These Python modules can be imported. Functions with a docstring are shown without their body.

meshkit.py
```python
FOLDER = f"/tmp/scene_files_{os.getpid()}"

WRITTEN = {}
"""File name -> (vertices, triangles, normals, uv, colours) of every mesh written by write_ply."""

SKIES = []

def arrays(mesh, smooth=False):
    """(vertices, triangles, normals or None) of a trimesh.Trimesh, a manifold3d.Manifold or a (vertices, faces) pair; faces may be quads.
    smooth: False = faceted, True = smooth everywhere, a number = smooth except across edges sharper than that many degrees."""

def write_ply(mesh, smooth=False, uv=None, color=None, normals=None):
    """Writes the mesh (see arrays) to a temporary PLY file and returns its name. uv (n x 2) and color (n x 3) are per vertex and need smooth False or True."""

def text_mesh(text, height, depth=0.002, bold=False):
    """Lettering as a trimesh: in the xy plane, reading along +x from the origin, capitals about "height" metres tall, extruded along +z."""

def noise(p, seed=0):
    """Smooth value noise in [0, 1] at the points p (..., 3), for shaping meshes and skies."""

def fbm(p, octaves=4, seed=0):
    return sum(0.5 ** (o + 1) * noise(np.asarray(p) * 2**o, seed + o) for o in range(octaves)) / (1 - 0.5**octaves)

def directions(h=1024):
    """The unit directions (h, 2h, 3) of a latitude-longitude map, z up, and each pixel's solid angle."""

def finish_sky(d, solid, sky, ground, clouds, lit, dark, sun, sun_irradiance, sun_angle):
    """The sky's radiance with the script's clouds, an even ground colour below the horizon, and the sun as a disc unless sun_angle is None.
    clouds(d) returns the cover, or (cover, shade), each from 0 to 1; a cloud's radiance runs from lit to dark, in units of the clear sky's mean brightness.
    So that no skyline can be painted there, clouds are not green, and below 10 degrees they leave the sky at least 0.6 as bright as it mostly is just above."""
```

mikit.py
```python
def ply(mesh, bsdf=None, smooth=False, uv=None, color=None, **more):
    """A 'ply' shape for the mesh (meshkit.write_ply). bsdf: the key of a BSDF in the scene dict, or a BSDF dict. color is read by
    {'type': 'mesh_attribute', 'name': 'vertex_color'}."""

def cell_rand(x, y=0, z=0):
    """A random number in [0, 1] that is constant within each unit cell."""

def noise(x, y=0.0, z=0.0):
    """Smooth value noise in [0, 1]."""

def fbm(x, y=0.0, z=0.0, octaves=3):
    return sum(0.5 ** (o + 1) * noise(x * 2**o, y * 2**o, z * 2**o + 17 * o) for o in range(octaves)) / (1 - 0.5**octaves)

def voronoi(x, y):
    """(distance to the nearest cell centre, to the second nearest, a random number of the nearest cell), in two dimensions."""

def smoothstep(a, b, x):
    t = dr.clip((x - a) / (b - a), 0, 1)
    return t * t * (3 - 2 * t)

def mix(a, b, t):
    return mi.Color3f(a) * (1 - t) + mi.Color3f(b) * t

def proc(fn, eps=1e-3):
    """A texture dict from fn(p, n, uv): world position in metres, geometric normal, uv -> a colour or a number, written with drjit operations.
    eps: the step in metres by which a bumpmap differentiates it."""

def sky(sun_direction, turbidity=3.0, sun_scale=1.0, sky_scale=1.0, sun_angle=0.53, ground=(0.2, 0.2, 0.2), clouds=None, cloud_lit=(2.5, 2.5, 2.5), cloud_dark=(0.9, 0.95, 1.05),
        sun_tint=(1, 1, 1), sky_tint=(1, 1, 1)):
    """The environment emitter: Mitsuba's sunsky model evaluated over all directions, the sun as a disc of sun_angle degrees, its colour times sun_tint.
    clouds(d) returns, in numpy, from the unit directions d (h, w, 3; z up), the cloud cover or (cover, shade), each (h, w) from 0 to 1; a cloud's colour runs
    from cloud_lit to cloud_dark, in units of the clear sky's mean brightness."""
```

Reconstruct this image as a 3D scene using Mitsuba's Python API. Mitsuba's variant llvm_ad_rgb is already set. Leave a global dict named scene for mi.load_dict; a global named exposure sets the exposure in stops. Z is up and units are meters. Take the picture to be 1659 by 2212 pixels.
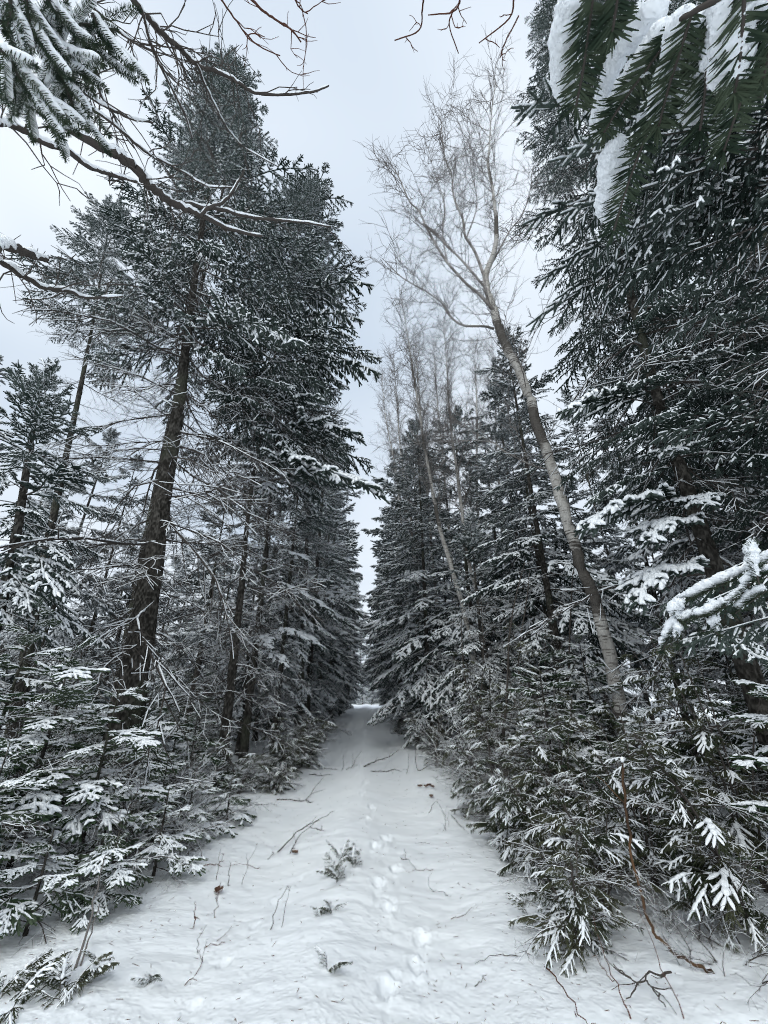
import math, random
import numpy as np
import mitsuba as mi
import drjit as dr
import mikit, meshkit

T = mi.ScalarTransform4f
scene, labels = {}, {}

# ------------------------------------------------------------------ camera, sky, exposure
EYE = np.array([0.0, 0.0, 1.6])
PITCH, YAW = math.radians(24.2), math.radians(2.02)
FWD = np.array([math.sin(YAW) * math.cos(PITCH), math.cos(YAW) * math.cos(PITCH), math.sin(PITCH)])
scene['camera'] = {'type': 'perspective', 'fov': 2 * math.degrees(math.atan(829.5 / 878.0)), 'fov_axis': 'x', 'near_clip': 0.05, 'far_clip': 3000.0,
                   'to_world': T().look_at(origin=EYE.tolist(), target=(EYE + FWD).tolist(), up=[0, 0, 1])}


def overcast(d):
    q = d / (np.abs(d[..., 2:]) + 0.35)
    s = meshkit.fbm(q * 1.1 + 3.7, 4, 5)
    t = meshkit.fbm(q * 2.9 + 9.1, 3, 8)
    return np.ones(d.shape[:2]), np.clip((0.7 * s + 0.3 * t - 0.33) * 2.6, 0, 1)


scene['sky'] = mikit.sky([-0.3, -0.85, 0.85], turbidity=4, sun_scale=0.3, sun_angle=50, sun_tint=(0.76, 0.95, 1.2), clouds=overcast, cloud_lit=(2.02, 2.15, 2.28), cloud_dark=(1.15, 1.36, 1.62),
                         ground=(0.5, 0.5, 0.52))
exposure = 2.12

# ------------------------------------------------------------------ materials
def diffuse(c):
    return {'type': 'twosided', 'bsdf': {'type': 'diffuse', 'reflectance': c if isinstance(c, dict) else {'type': 'rgb', 'value': list(c)}}}


def vary(a, b, k, seed=0.0):
    return mikit.proc(lambda p, n, uv: mikit.mix(a, b, mikit.smoothstep(0.3, 0.7, mikit.noise(p.x * k + seed, p.y * k, p.z * k))))


scene['snow'] = diffuse((0.91, 0.93, 0.95))
scene['needles'] = diffuse(vary((0.028, 0.04, 0.035), (0.072, 0.092, 0.083), 2.3))
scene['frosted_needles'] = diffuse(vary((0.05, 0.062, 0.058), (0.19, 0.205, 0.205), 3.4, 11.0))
scene['fir_needles'] = diffuse(vary((0.035, 0.055, 0.032), (0.07, 0.092, 0.06), 3.1, 7.0))
scene['cedar_needles'] = diffuse(vary((0.032, 0.04, 0.024), (0.075, 0.078, 0.048), 3.7, 3.0))
scene['near_needles'] = diffuse(vary((0.026, 0.04, 0.028), (0.06, 0.078, 0.052), 60.0))
scene['twig_wood'] = diffuse((0.075, 0.066, 0.06))
scene['pale_twig'] = diffuse((0.17, 0.155, 0.148))
scene['red_twig'] = diffuse((0.12, 0.06, 0.045))
scene['orange_bark'] = diffuse(vary((0.12, 0.07, 0.04), (0.055, 0.036, 0.026), 9.0))
scene['leaf_litter'] = diffuse(vary((0.1, 0.055, 0.04), (0.17, 0.11, 0.08), 9.0))


def bark_fn(p, n, uv):
    a = 0.5 * mikit.fbm(p.x * 22, p.y * 22, p.z * 7) + 0.5 * mikit.noise(p.x * 38, p.y * 38, p.z * 19)
    b = mikit.noise(p.x * 3, p.y * 3, p.z * 1.3)
    c = mikit.mix((0.027, 0.025, 0.022), (0.105, 0.098, 0.088), mikit.smoothstep(0.3, 0.75, a))
    return mikit.mix(c, (0.09, 0.098, 0.07), 0.55 * mikit.smoothstep(0.55, 0.8, b))


def bark_bump(p, n, uv):
    return 0.5 * mikit.fbm(p.x * 26, p.y * 26, p.z * 8) + 0.7 * mikit.smoothstep(0.35, 0.6, mikit.noise(p.x * 38, p.y * 38, p.z * 19))


scene['bark'] = {'type': 'twosided', 'bsdf': {'type': 'bumpmap', 'arbitrary': mikit.proc(bark_bump, 3e-3), 'scale': 0.03,
                                            'bsdf': {'type': 'diffuse', 'reflectance': mikit.proc(bark_fn)}}}


def birch_fn(p, n, uv):
    w = mikit.noise(p.x * 11, p.y * 11, p.z * 38)
    k = mikit.noise(p.x * 1.4, p.y * 1.4, p.z * 1.1 + 5)
    c = mikit.mix((0.56, 0.54, 0.51), (0.36, 0.34, 0.315), mikit.noise(p.x * 9, p.y * 9, p.z * 4))
    c = mikit.mix(c, (0.13, 0.115, 0.10), 0.75 * mikit.smoothstep(0.62, 0.74, w))
    return mikit.mix(c, (0.07, 0.062, 0.055), 0.9 * mikit.smoothstep(0.54, 0.66, k + 0.22 * (w - 0.5)))


scene['birch_limb'] = diffuse(vary((0.17, 0.155, 0.145), (0.34, 0.315, 0.295), 6.0))
scene['birch_bark'] = diffuse(mikit.proc(birch_fn))


def snow_fn(p, n, uv):
    return mikit.mix((0.88, 0.905, 0.93), (0.92, 0.94, 0.955), mikit.noise(p.x * 1.7, p.y * 1.7))


def snow_bump(p, n, uv):
    return 0.6 * mikit.noise(p.x * 55, p.y * 55, p.z * 55) + 0.9 * mikit.noise(p.x * 16, p.y * 16, p.z * 16)


def grain(p, n, uv):
    return mikit.noise(p.x * 420, p.y * 420, p.z * 420) + 1.5 * mikit.noise(p.x * 150, p.y * 150, p.z * 150)


scene['near_snow'] = {'type': 'twosided', 'bsdf': {'type': 'bumpmap', 'arbitrary': mikit.proc(grain, 6e-4), 'scale': 0.0016, 'bsdf': {'type': 'diffuse', 'reflectance': {'type': 'rgb', 'value': [0.86, 0.885, 0.915]}}}}
scene['ground_snow'] = {'type': 'twosided', 'bsdf': {'type': 'bumpmap', 'arbitrary': mikit.proc(snow_bump, 4e-3), 'scale': 0.011,
                                                     'bsdf': {'type': 'diffuse', 'reflectance': mikit.proc(snow_fn)}}}

# ------------------------------------------------------------------ naming helpers
def numbered(name):
    if name not in used:
        used.add(name)
        return name
    k = counter.get(name, 0)
    while True:
        k += 1
        key = f'{name}_{k:03d}'
        if key not in used:
            counter[name] = k
            used.add(key)
            return key


used, counter = set(), {}


def thing(name, label, cat, group=None, kind=None):
    key = numbered(name)
    labels[key] = {'label': label, 'category': cat}
    if group:
        labels[key]['group'] = group
    if kind:
        labels[key]['kind'] = kind
    return key


def put(parent, name, shape):
    key = numbered(parent + '__' + name)
    scene[key] = shape
    return key


# ------------------------------------------------------------------ mesh helpers
Z = np.array([0, 0, 1.0])


def unit(v):
    return v / (np.linalg.norm(v, axis=-1, keepdims=True) + 1e-12)


class MB:
    """Collects vertices and triangles of one mesh."""

    def __init__(self):
        self.v, self.f, self.n = [], [], 0

    def add(self, v, f):
        if len(v):
            self.v.append(np.asarray(v, float))
            self.f.append(np.asarray(f, np.int64) + self.n)
            self.n += len(v)

    def arrays(self):
        return (np.vstack(self.v), np.vstack(self.f)) if self.v else (np.zeros((0, 3)), np.zeros((0, 3), int))

    def ply(self, bsdf, smooth=False):
        return mikit.ply(self.arrays(), bsdf, smooth)

    def tube(self, pts, radii, n=3, jitter=0.0, rng=None, lift=0.0, flat=1.0, caps=None):
        p = np.asarray(pts, float)
        if np.any(lift):
            p = p + np.asarray(lift)
        r = np.broadcast_to(np.asarray(radii, float), (len(p),))
        t = unit(np.gradient(p, axis=0))
        s = np.cross(t, Z)
        bad = np.linalg.norm(s, axis=1) < 0.15
        s[bad] = np.cross(t[bad], [0.0, 1.0, 0.0])
        s = unit(s)
        u = np.cross(s, t)
        ang = np.arange(n) * 2 * np.pi / n + 0.4
        rr = r[:, None] * np.ones(n)
        if jitter:
            rr = rr * (1 + rng.uniform(-jitter, jitter, rr.shape))
        v = p[:, None] + rr[..., None] * (np.cos(ang)[None, :, None] * s[:, None] + flat * np.sin(ang)[None, :, None] * u[:, None])
        m = len(p)
        i, j = np.meshgrid(np.arange(m - 1), np.arange(n), indexing='ij')
        a, b, c, d = i * n + j, i * n + (j + 1) % n, (i + 1) * n + (j + 1) % n, (i + 1) * n + j
        f = np.concatenate([np.stack([a, b, c], -1).reshape(-1, 3), np.stack([a, c, d], -1).reshape(-1, 3)])
        v = v.reshape(-1, 3)
        if not (n > 3 if caps is None else caps):
            self.add(v, f)
            return
        k = len(v)
        v = np.vstack([v, p[:1], p[-1:] + t[-1:] * r[-1]])
        jj = np.arange(n)
        f = np.concatenate([f, np.stack([(jj + 1) % n, jj, jj * 0 + k], 1), np.stack([(m - 1) * n + jj, (m - 1) * n + (jj + 1) % n, jj * 0 + k + 1], 1)])
        self.add(v, f)

    def spindles(self, p0, p1, rw, rh, lift=0.0, prof=((0, .55), (.45, 1), (1.0, .3)), n=4, rng=None, jit=0.15):
        """Many short tapered bodies at once, from p0 to p1, rw wide and rh high; lift moves them up."""
        p0, p1 = np.asarray(p0, float).reshape(-1, 3), np.asarray(p1, float).reshape(-1, 3)
        N = len(p0)
        if not N:
            return
        d = p1 - p0
        t = unit(d)
        s = np.cross(t, Z)
        bad = np.linalg.norm(s, axis=1) < 0.1
        s[bad] = [1.0, 0, 0]
        s = unit(s)
        u = np.cross(s, t)
        rw, rh, lift = (np.broadcast_to(np.asarray(x, float), (N,)) for x in (rw, rh, lift))
        ang = np.arange(n) * 2 * np.pi / n + (np.pi / 2 if n == 3 else np.pi / 4)
        K = len(prof)
        tt = np.array([q[0] for q in prof])
        rr = np.broadcast_to(np.array([q[1] for q in prof])[None, :, None], (N, K, n))
        if rng is not None and jit:
            rr = rr * (1 + rng.uniform(-jit, jit, (N, K, n)))
        c = p0[:, None] + d[:, None] * tt[None, :, None]
        c = c + lift[:, None, None] * (0.5 * Z + 0.5 * u[:, None])
        v = c[:, :, None] + (rr * np.cos(ang) * rw[:, None, None])[..., None] * s[:, None, None] + (rr * np.sin(ang) * rh[:, None, None])[..., None] * u[:, None, None]
        v = v.reshape(-1, 3)
        i, j = np.meshgrid(np.arange(K - 1), np.arange(n), indexing='ij')
        a, b, e, g = i * n + j, i * n + (j + 1) % n, (i + 1) * n + (j + 1) % n, (i + 1) * n + j
        f = [np.stack([a, b, e], -1).reshape(-1, 3), np.stack([a, e, g], -1).reshape(-1, 3)]
        o = (K - 1) * n
        if n == 3:
            f.append(np.array([[o, o + 1, o + 2]]))
        else:
            f.append(np.array([[o, o + q, o + q + 1] for q in range(1, n - 1)] + [[0, q + 1, q] for q in range(1, n - 1)]))
        f = np.concatenate(f)
        self.add(v, (f[None] + (np.arange(N) * K * n)[:, None, None]).reshape(-1, 3))


def curve(p, d, length, n, rng, wob=0.1, bend=(0, 0, 0)):
    """A wandering polyline from p along d."""
    d = unit(np.asarray(d, float))
    out, q, step = [np.asarray(p, float)], np.asarray(p, float), length / n
    for _ in range(n):
        d = unit(d + rng.normal(0, wob, 3) + np.asarray(bend) / n)
        q = q + d * step
        out.append(q)
    return np.array(out)


def catmull(pts, per=4):
    p = np.asarray(pts, float)
    if len(p) == 2:
        p = np.array([p[0], (p[0] + p[1]) / 2, p[1]])
    q = np.vstack([2 * p[0] - p[1], p, 2 * p[-1] - p[-2]])
    out = []
    for i in range(len(p) - 1):
        a, b, c, d = q[i:i + 4]
        for s in np.arange(per) / per:
            out.append(0.5 * (2 * b + (c - a) * s + (2 * a - 5 * b + 4 * c - d) * s * s + (3 * b - a - 3 * c + d) * s ** 3))
    return np.array(out + [p[-1]])


# ------------------------------------------------------------------ bough prototypes (shape groups; +x is outward, +z up)
protos = {}


def bough(name, seed, L, bare=0.2, pairs=10, width=0.42, zc=(0.0, -0.1, 0.05), ang=(60, 38), shoot=(0.1, 0.016), gap=0.075, hang=0.3, snow=(0.02, 0.014, 0.75), stem=0.014,
          mat='needles', dead=False, side_droop=0.15, clumps=0.0, lod=0, fuzzy=None, pad=0.0):
    rng = np.random.default_rng(seed)
    wood, green, white = MB(), MB(), MB()
    t = np.linspace(0, 1, 11)
    ay = rng.normal(0, 0.03, 3)
    ay = ay * (2.2 if dead else 1)
    axis = np.stack([L * t, L * (ay[0] * np.sin(3 * t) + ay[1] * np.sin(7 * t)), L * (zc[0] * t + zc[1] * t ** 2 + zc[2] * t ** 3) + 0.01 * L * np.sin(9 * t + ay[2] * 50)], 1)
    wood.tube(axis if lod == 0 else axis[::2], (stem * (1 - 0.8 * t))[::1 if lod == 0 else 2], 4 if lod == 0 else 3)
    PD, own = [], set()
    spot = rng.uniform(0.5, 0.85)
    S0, S1 = [], []          # shoots
    W0, W1, WR = [], [], []  # bare wood that carries snow

    def at_axis(s):
        k = min(int(s * 10), 9)
        return axis[k] + (axis[k + 1] - axis[k]) * (s * 10 - k), unit(axis[k + 1] - axis[k])

    for k in range(10 if lod < 2 else 0):
        W0.append(axis[k]); W1.append(axis[k + 1]); WR.append(stem * (1 - 0.08 * k))
    for i in range(pairs):
        for side in (-1, 1):
            tau = (i + 0.5 + rng.uniform(-0.4, 0.4)) / pairs
            s = bare + (1 - bare) * tau
            if s > 0.985:
                continue
            p, tan = at_axis(s)
            l = L * width * (1 - tau) ** 0.65 * (0.5 + 0.5 * min(1, tau / 0.2)) * rng.uniform(0.7, 1.2) + 0.6 * shoot[0]
            a = math.radians(ang[0] + (ang[1] - ang[0]) * tau + rng.normal(0, 6)) * side
            d = np.array([tan[0] * math.cos(a) - tan[1] * math.sin(a), tan[0] * math.sin(a) + tan[1] * math.cos(a), tan[2] * 0.6 + rng.normal(-0.03, 0.08)])
            m = max(2 if lod < 2 else 1, int(l / (0.14 if dead else 0.105 if lod == 0 else 0.17 if lod == 1 else 0.32)))
            b = curve(p, d, l, m, rng, 0.15 if dead else 0.06, (0.25, 0, -side_droop * 2))
            if lod < 2:
                wood.tube(b, stem * 0.42 * (1 - 0.7 * np.linspace(0, 1, len(b))), 3)
            if dead:
                for q in range(len(b) - 1):
                    W0.append(b[q]); W1.append(b[q + 1]); WR.append(stem * 0.4)
                for q in range(max(1, int(l / gap))):
                    f = rng.uniform(0.15, 0.95)
                    kk = min(int(f * m), m - 1)
                    o = b[kk] + (b[kk + 1] - b[kk]) * (f * m - kk)
                    dd = unit(unit(b[kk + 1] - b[kk]) * 0.8 + rng.normal(0, 0.55, 3))
                    tw = curve(o, dd, shoot[0] * rng.uniform(0.5, 1.6), 2, rng, 0.2)
                    wood.tube(tw, [stem * 0.2, stem * 0.16, stem * 0.1], 3)
                    if rng.random() < 0.6:
                        W0.append(tw[0]); W1.append(tw[-1]); WR.append(stem * 0.2)
                continue
            if pad and abs(s - spot) < 0.27 and rng.random() < 0.85:
                f0 = rng.uniform(0.0, 0.35) * m
                kk = min(int(f0), m - 1)
                o = b[kk] + (b[kk + 1] - b[kk]) * (f0 - kk)
                PD.append((o, o + unit(unit(b[kk + 1] - b[kk]) + np.array([0, 0, -0.3])) * rng.uniform(0.05, 0.1), pad * rng.uniform(0.55, 0.9)))
            ds = unit(np.diff(b, axis=0))
            start = 0 if l < 0.5 else 1
            for q in range(start, m):                     # needles along the twig itself
                S0.append(b[q]); S1.append(b[q + 1] + ds[q] * 0.02); own.add(len(S0) - 1)
            cnt = int(l / gap)
            for q in range(cnt):
                f = (q + 0.7 + rng.uniform(-0.3, 0.3)) / (cnt + 0.5)
                if f > 1:
                    continue
                kk = min(int(f * m), m - 1)
                o = b[kk] + (b[kk + 1] - b[kk]) * (f * m - kk)
                for sd in ((-1, 1) if rng.random() < 0.75 else (rng.choice((-1, 1)),)):
                    a2 = sd * math.radians(rng.uniform(35, 62))
                    e = ds[kk]
                    dd = np.array([e[0] * math.cos(a2) - e[1] * math.sin(a2), e[0] * math.sin(a2) + e[1] * math.cos(a2), e[2] - hang * rng.uniform(0.2, 1.8)])
                    ln = shoot[0] * rng.uniform(0.65, 1.3) * (1.25 - 0.6 * f)
                    S0.append(o); S1.append(o + unit(dd) * ln)
    if not dead:
        for k in range(int(10 * bare) + 1, 10):
            S0.append(axis[k]); S1.append(axis[k + 1])
        p, tan = at_axis(0.97)
        S0.append(p); S1.append(p + tan * shoot[0] * 1.3)
        S0, S1 = np.array(S0), np.array(S1)
        rs = shoot[1] * rng.uniform(0.8, 1.2, len(S0))
        green.spindles(S0, S1, rs, rs * 0.95, 0, ((0, .9), (1.03, .6)), 3, rng, 0.25)
        if fuzzy:
            cnt, nl, nw = fuzzy
            f = rng.random((len(S0), cnt))
            f[:, -4:] = 1.0
            o = S0[:, None] + (S1 - S0)[:, None] * f[..., None]
            dd = unit(S1 - S0)[:, None] * rng.uniform(0.3, 0.9, (len(S0), cnt, 1)) + 0.55 * rng.normal(0, 1, (len(S0), cnt, 3))
            e = o + unit(dd) * nl * rng.uniform(0.7, 1.1, (len(S0), cnt, 1))
            green.spindles(o.reshape(-1, 3), e.reshape(-1, 3), nw, nw, 0, ((0, 1), (1, .5)), 3, rng, 0.1)
        d = unit(S1 - S0)
        on = rng.random(len(S0)) < snow[2] * np.clip(1.25 - np.abs(d[:, 2]), 0.15, 1) * np.where(np.isin(np.arange(len(S0)), list(own)), 0.6, 1.0)
        k = on.sum()
        sw = snow[0] * rng.uniform(0.65, 1.3, k)
        sh = snow[1] * rng.uniform(0.6, 1.35, k)
        a, b = S0[on], S1[on]
        white.spindles(a - (b - a) * 0.06, a + (b - a) * rng.uniform(0.8, 1.04, (k, 1)), sw, sh, sh * 0.75 + rs[on] * 0.45, ((0, .65), (.5, 1), (1, .45)), 3, rng, 0.2)
        if pad:
            for k in range(2, 10):
                if abs(k / 10 - spot) < 0.2:
                    PD.append((axis[k], axis[k + 1], pad * rng.uniform(0.9, 1.5)))
            a, b = np.array([q[0] for q in PD]), np.array([q[1] for q in PD])
            w = np.array([q[2] for q in PD])
            white.spindles(a - (b - a) * 0.15, b + (b - a) * 0.15, w, w * 0.7, w * 0.5 + 0.004, ((0, .35), (.25, .95), (.65, 1), (1, .4)), 6, rng, 0.3)
        if clumps:
            c = rng.choice(len(S0), int(len(S0) * clumps), replace=False)
            h = unit(S1[c] - S0[c]) * np.array([1, 1, 0.5])
            ln = shoot[0] * rng.uniform(0.5, 1.0, (len(c), 1))
            m = S0[c] * 0.4 + S1[c] * 0.6
            white.spindles(m - h * ln * 0.5, m + h * ln * 0.6, snow[0] * rng.uniform(1.3, 2.3, len(c)), snow[1] * rng.uniform(1.3, 2.3, len(c)), snow[1] * 1.2,
                           ((0, .35), (.25, .9), (.6, 1), (1, .35)), 4, rng, 0.25)
    W0, W1, WR = np.array(W0).reshape(-1, 3), np.array(W1).reshape(-1, 3), np.array(WR)
    on = rng.random(len(W0)) < (0.52 if dead else 0.5)
    r = np.maximum(WR[on] * 0.95, 0.0045 if dead else 0.006)
    white.spindles(W0[on], W1[on], r, r * 0.8, WR[on] * 0.7 + r * 0.5, ((0, .8), (.5, 1), (1, .8)), 4 if not dead else 3, rng, 0.25)
    group = {'type': 'shapegroup', 'stem': wood.ply('twig_wood')}
    if not dead:
        group['needles'] = green.ply(mat)
    group['snow'] = white.ply('snow', True)
    scene['proto_' + name] = group
    protos[name] = L
    return group


SP = dict(shoot=(0.088, 0.0155), gap=0.066, snow=(0.0205, 0.0155, 0.8))
bough('spruce_up_a', 1, 2.4, 0.16, 11, 0.36, (0.22, -0.15, 0.1), hang=0.25, **SP)
bough('spruce_up_b', 2, 1.5, 0.10, 8, 0.42, (0.3, -0.2, 0.1), hang=0.2, **SP)
bough('spruce_top', 3, 0.8, 0.05, 6, 0.5, (0.45, -0.1, 0.1), hang=0.0, **SP)
bough('spruce_flat_a', 4, 2.6, 0.24, 11, 0.36, (0.02, -0.22, 0.14), hang=0.6, **SP)
bough('spruce_flat_b', 5, 2.4, 0.2, 11, 0.4, (0.0, -0.3, 0.1), hang=0.8, **SP)
bough('spruce_droop', 6, 2.6, 0.25, 11, 0.38, (-0.1, -0.35, 0.2), hang=1.2, **SP)
bough('spruce_hang', 19, 1.6, 0.1, 9, 0.4, (0.0, -0.35, 0.1), shoot=(0.1, 0.017), gap=0.06, hang=1.7, side_droop=0.5, snow=(0.021, 0.017, 1.0))
bough('near_hang', 24, 2.0, 0.15, 9, 0.3, (0.1, -0.4, 0.05), shoot=(0.085, 0.0075), gap=0.06, hang=1.3, side_droop=0.4, snow=(0.0125, 0.0095, 1.0), stem=0.01, fuzzy=(46, 0.013, 0.0011))
bough('near_flat', 25, 2.0, 0.2, 10, 0.34, (0.1, -0.25, 0.05), shoot=(0.085, 0.0075), gap=0.06, hang=0.5, side_droop=0.25, snow=(0.011, 0.008, 0.3), stem=0.01, fuzzy=(40, 0.013, 0.0012))
HV = dict(shoot=(0.09, 0.016), gap=0.07, snow=(0.0255, 0.02, 0.95))
bough('snowy_a', 7, 2.2, 0.25, 10, 0.4, (0.05, -0.3, 0.06), hang=0.35, **HV)
bough('snowy_b', 8, 1.7, 0.2, 9, 0.45, (-0.02, -0.42, 0.12), hang=0.4, **HV)
bough('heavy', 20, 2.0, 0.3, 9, 0.34, (0.1, -0.4, -0.05), shoot=(0.11, 0.018), gap=0.075, hang=0.45, snow=(0.04, 0.032, 1.2))
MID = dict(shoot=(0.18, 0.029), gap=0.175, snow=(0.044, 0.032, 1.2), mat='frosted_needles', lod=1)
bough('mid_a', 21, 2.0, 0.12, 9, 0.4, (0.05, -0.35, 0.1), hang=0.4, **MID)
bough('mid_b', 22, 1.9, 0.1, 9, 0.43, (0.0, -0.45, 0.2), hang=0.5, **MID)
bough('mid_up', 23, 1.2, 0.05, 6, 0.5, (0.3, -0.2, 0.1), hang=0.2, **MID)
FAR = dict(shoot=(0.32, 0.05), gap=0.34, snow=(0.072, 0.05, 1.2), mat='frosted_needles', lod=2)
bough('far_a', 9, 2.0, 0.1, 7, 0.42, (0.05, -0.35, 0.1), hang=0.35, **FAR)
bough('far_b', 10, 1.9, 0.1, 7, 0.45, (0.0, -0.45, 0.2), hang=0.5, **FAR)
bough('far_up', 11, 1.2, 0.05, 5, 0.5, (0.3, -0.2, 0.1), hang=0.2, **FAR)
FR = dict(shoot=(0.06, 0.011), gap=0.052, snow=(0.0145, 0.0115, 0.95), stem=0.008, mat='fir_needles')
bough('fir_frond_a', 12, 0.62, 0.12, 7, 0.52, (0.1, -0.35, 0.0), (58, 42), hang=0.08, side_droop=0.1, **FR)
bough('fir_frond_b', 13, 0.55, 0.08, 6, 0.6, (0.02, -0.25, 0.0), (60, 45), hang=0.05, side_droop=0.08, **FR)
CD = dict(shoot=(0.05, 0.0058), gap=0.034, snow=(0.01, 0.008, 0.18), stem=0.006, mat='cedar_needles')
bough('cedar_a', 14, 0.6, 0.15, 7, 0.36, (0.3, -0.55, 0.0), hang=0.5, side_droop=0.35, pad=0.016, **CD)
bough('cedar_b', 15, 0.5, 0.1, 8, 0.38, (0.1, -0.5, 0.0), hang=0.5, side_droop=0.35, pad=0.02, **CD)
bough('cedar_c', 26, 0.6, 0.1, 8, 0.36, (0.2, -0.5, 0.0), hang=0.5, side_droop=0.35, **CD)
bough('shade_a', 27, 2.4, 0.2, 11, 0.38, (0.05, -0.28, 0.1), hang=0.5, shoot=(0.085, 0.014), gap=0.064, snow=(0.015, 0.011, 0.45))
bough('shade_b', 28, 2.4, 0.25, 11, 0.38, (-0.05, -0.3, 0.2), hang=0.9, shoot=(0.085, 0.014), gap=0.064, snow=(0.015, 0.011, 0.45))
bough('dead_a', 16, 1.9, 0.05, 10, 0.36, (0.05, -0.28, 0.1), shoot=(0.2, 0.01), gap=0.15, stem=0.015, dead=True, lod=1)
bough('dead_b', 17, 1.5, 0.05, 9, 0.42, (-0.12, -0.2, 0.2), shoot=(0.2, 0.01), gap=0.15, stem=0.012, dead=True, lod=1)
bough('dead_c', 18, 2.2, 0.1, 10, 0.3, (0.2, -0.5, 0.1), shoot=(0.22, 0.01), gap=0.18, stem=0.016, dead=True, lod=1)
bough('fir_shade', 29, 0.6, 0.1, 7, 0.52, (0.05, -0.3, 0.0), (58, 42), hang=0.2, side_droop=0.15, **{**FR, 'snow': (0.011, 0.008, 0.4)})
bough('fir_fan', 30, 0.6, 0.1, 6, 0.66, (0.1, -0.3, 0.0), (60, 46), shoot=(0.085, 0.014), gap=0.085, hang=0.05, side_droop=0.08, snow=(0.0205, 0.016, 1.3), stem=0.008, mat='fir_needles')
TIP = dict(fir_fan=-0.2, spruce_droop=-0.25, near_hang=-0.25, near_flat=-0.1, snowy_a=-0.19, snowy_b=-0.32, heavy=-0.35, spruce_hang=-0.25, spruce_flat_b=-0.2, spruce_flat_a=-0.06, fir_frond_a=-0.25, fir_frond_b=-0.23)


def place(proto, p, az, pitch, length, roll=0.0, mirror=False):
    s = length / protos[proto]
    m = T().translate([float(x) for x in p]).rotate([0, 0, 1], math.degrees(az)).rotate([0, 1, 0], -math.degrees(pitch)).rotate([1, 0, 0], math.degrees(roll)).scale([s, s * (-1 if mirror else 1), s])
    return {'type': 'instance', 'to_world': m, 'shapegroup': {'type': 'ref', 'id': 'proto_' + proto}}


# ------------------------------------------------------------------ ground
PATH_X = -0.22


def path_mid(y):
    return PATH_X + 0.12 * np.sin(y * 0.11) * np.clip((y - 4) / 10, 0, 1)


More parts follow.
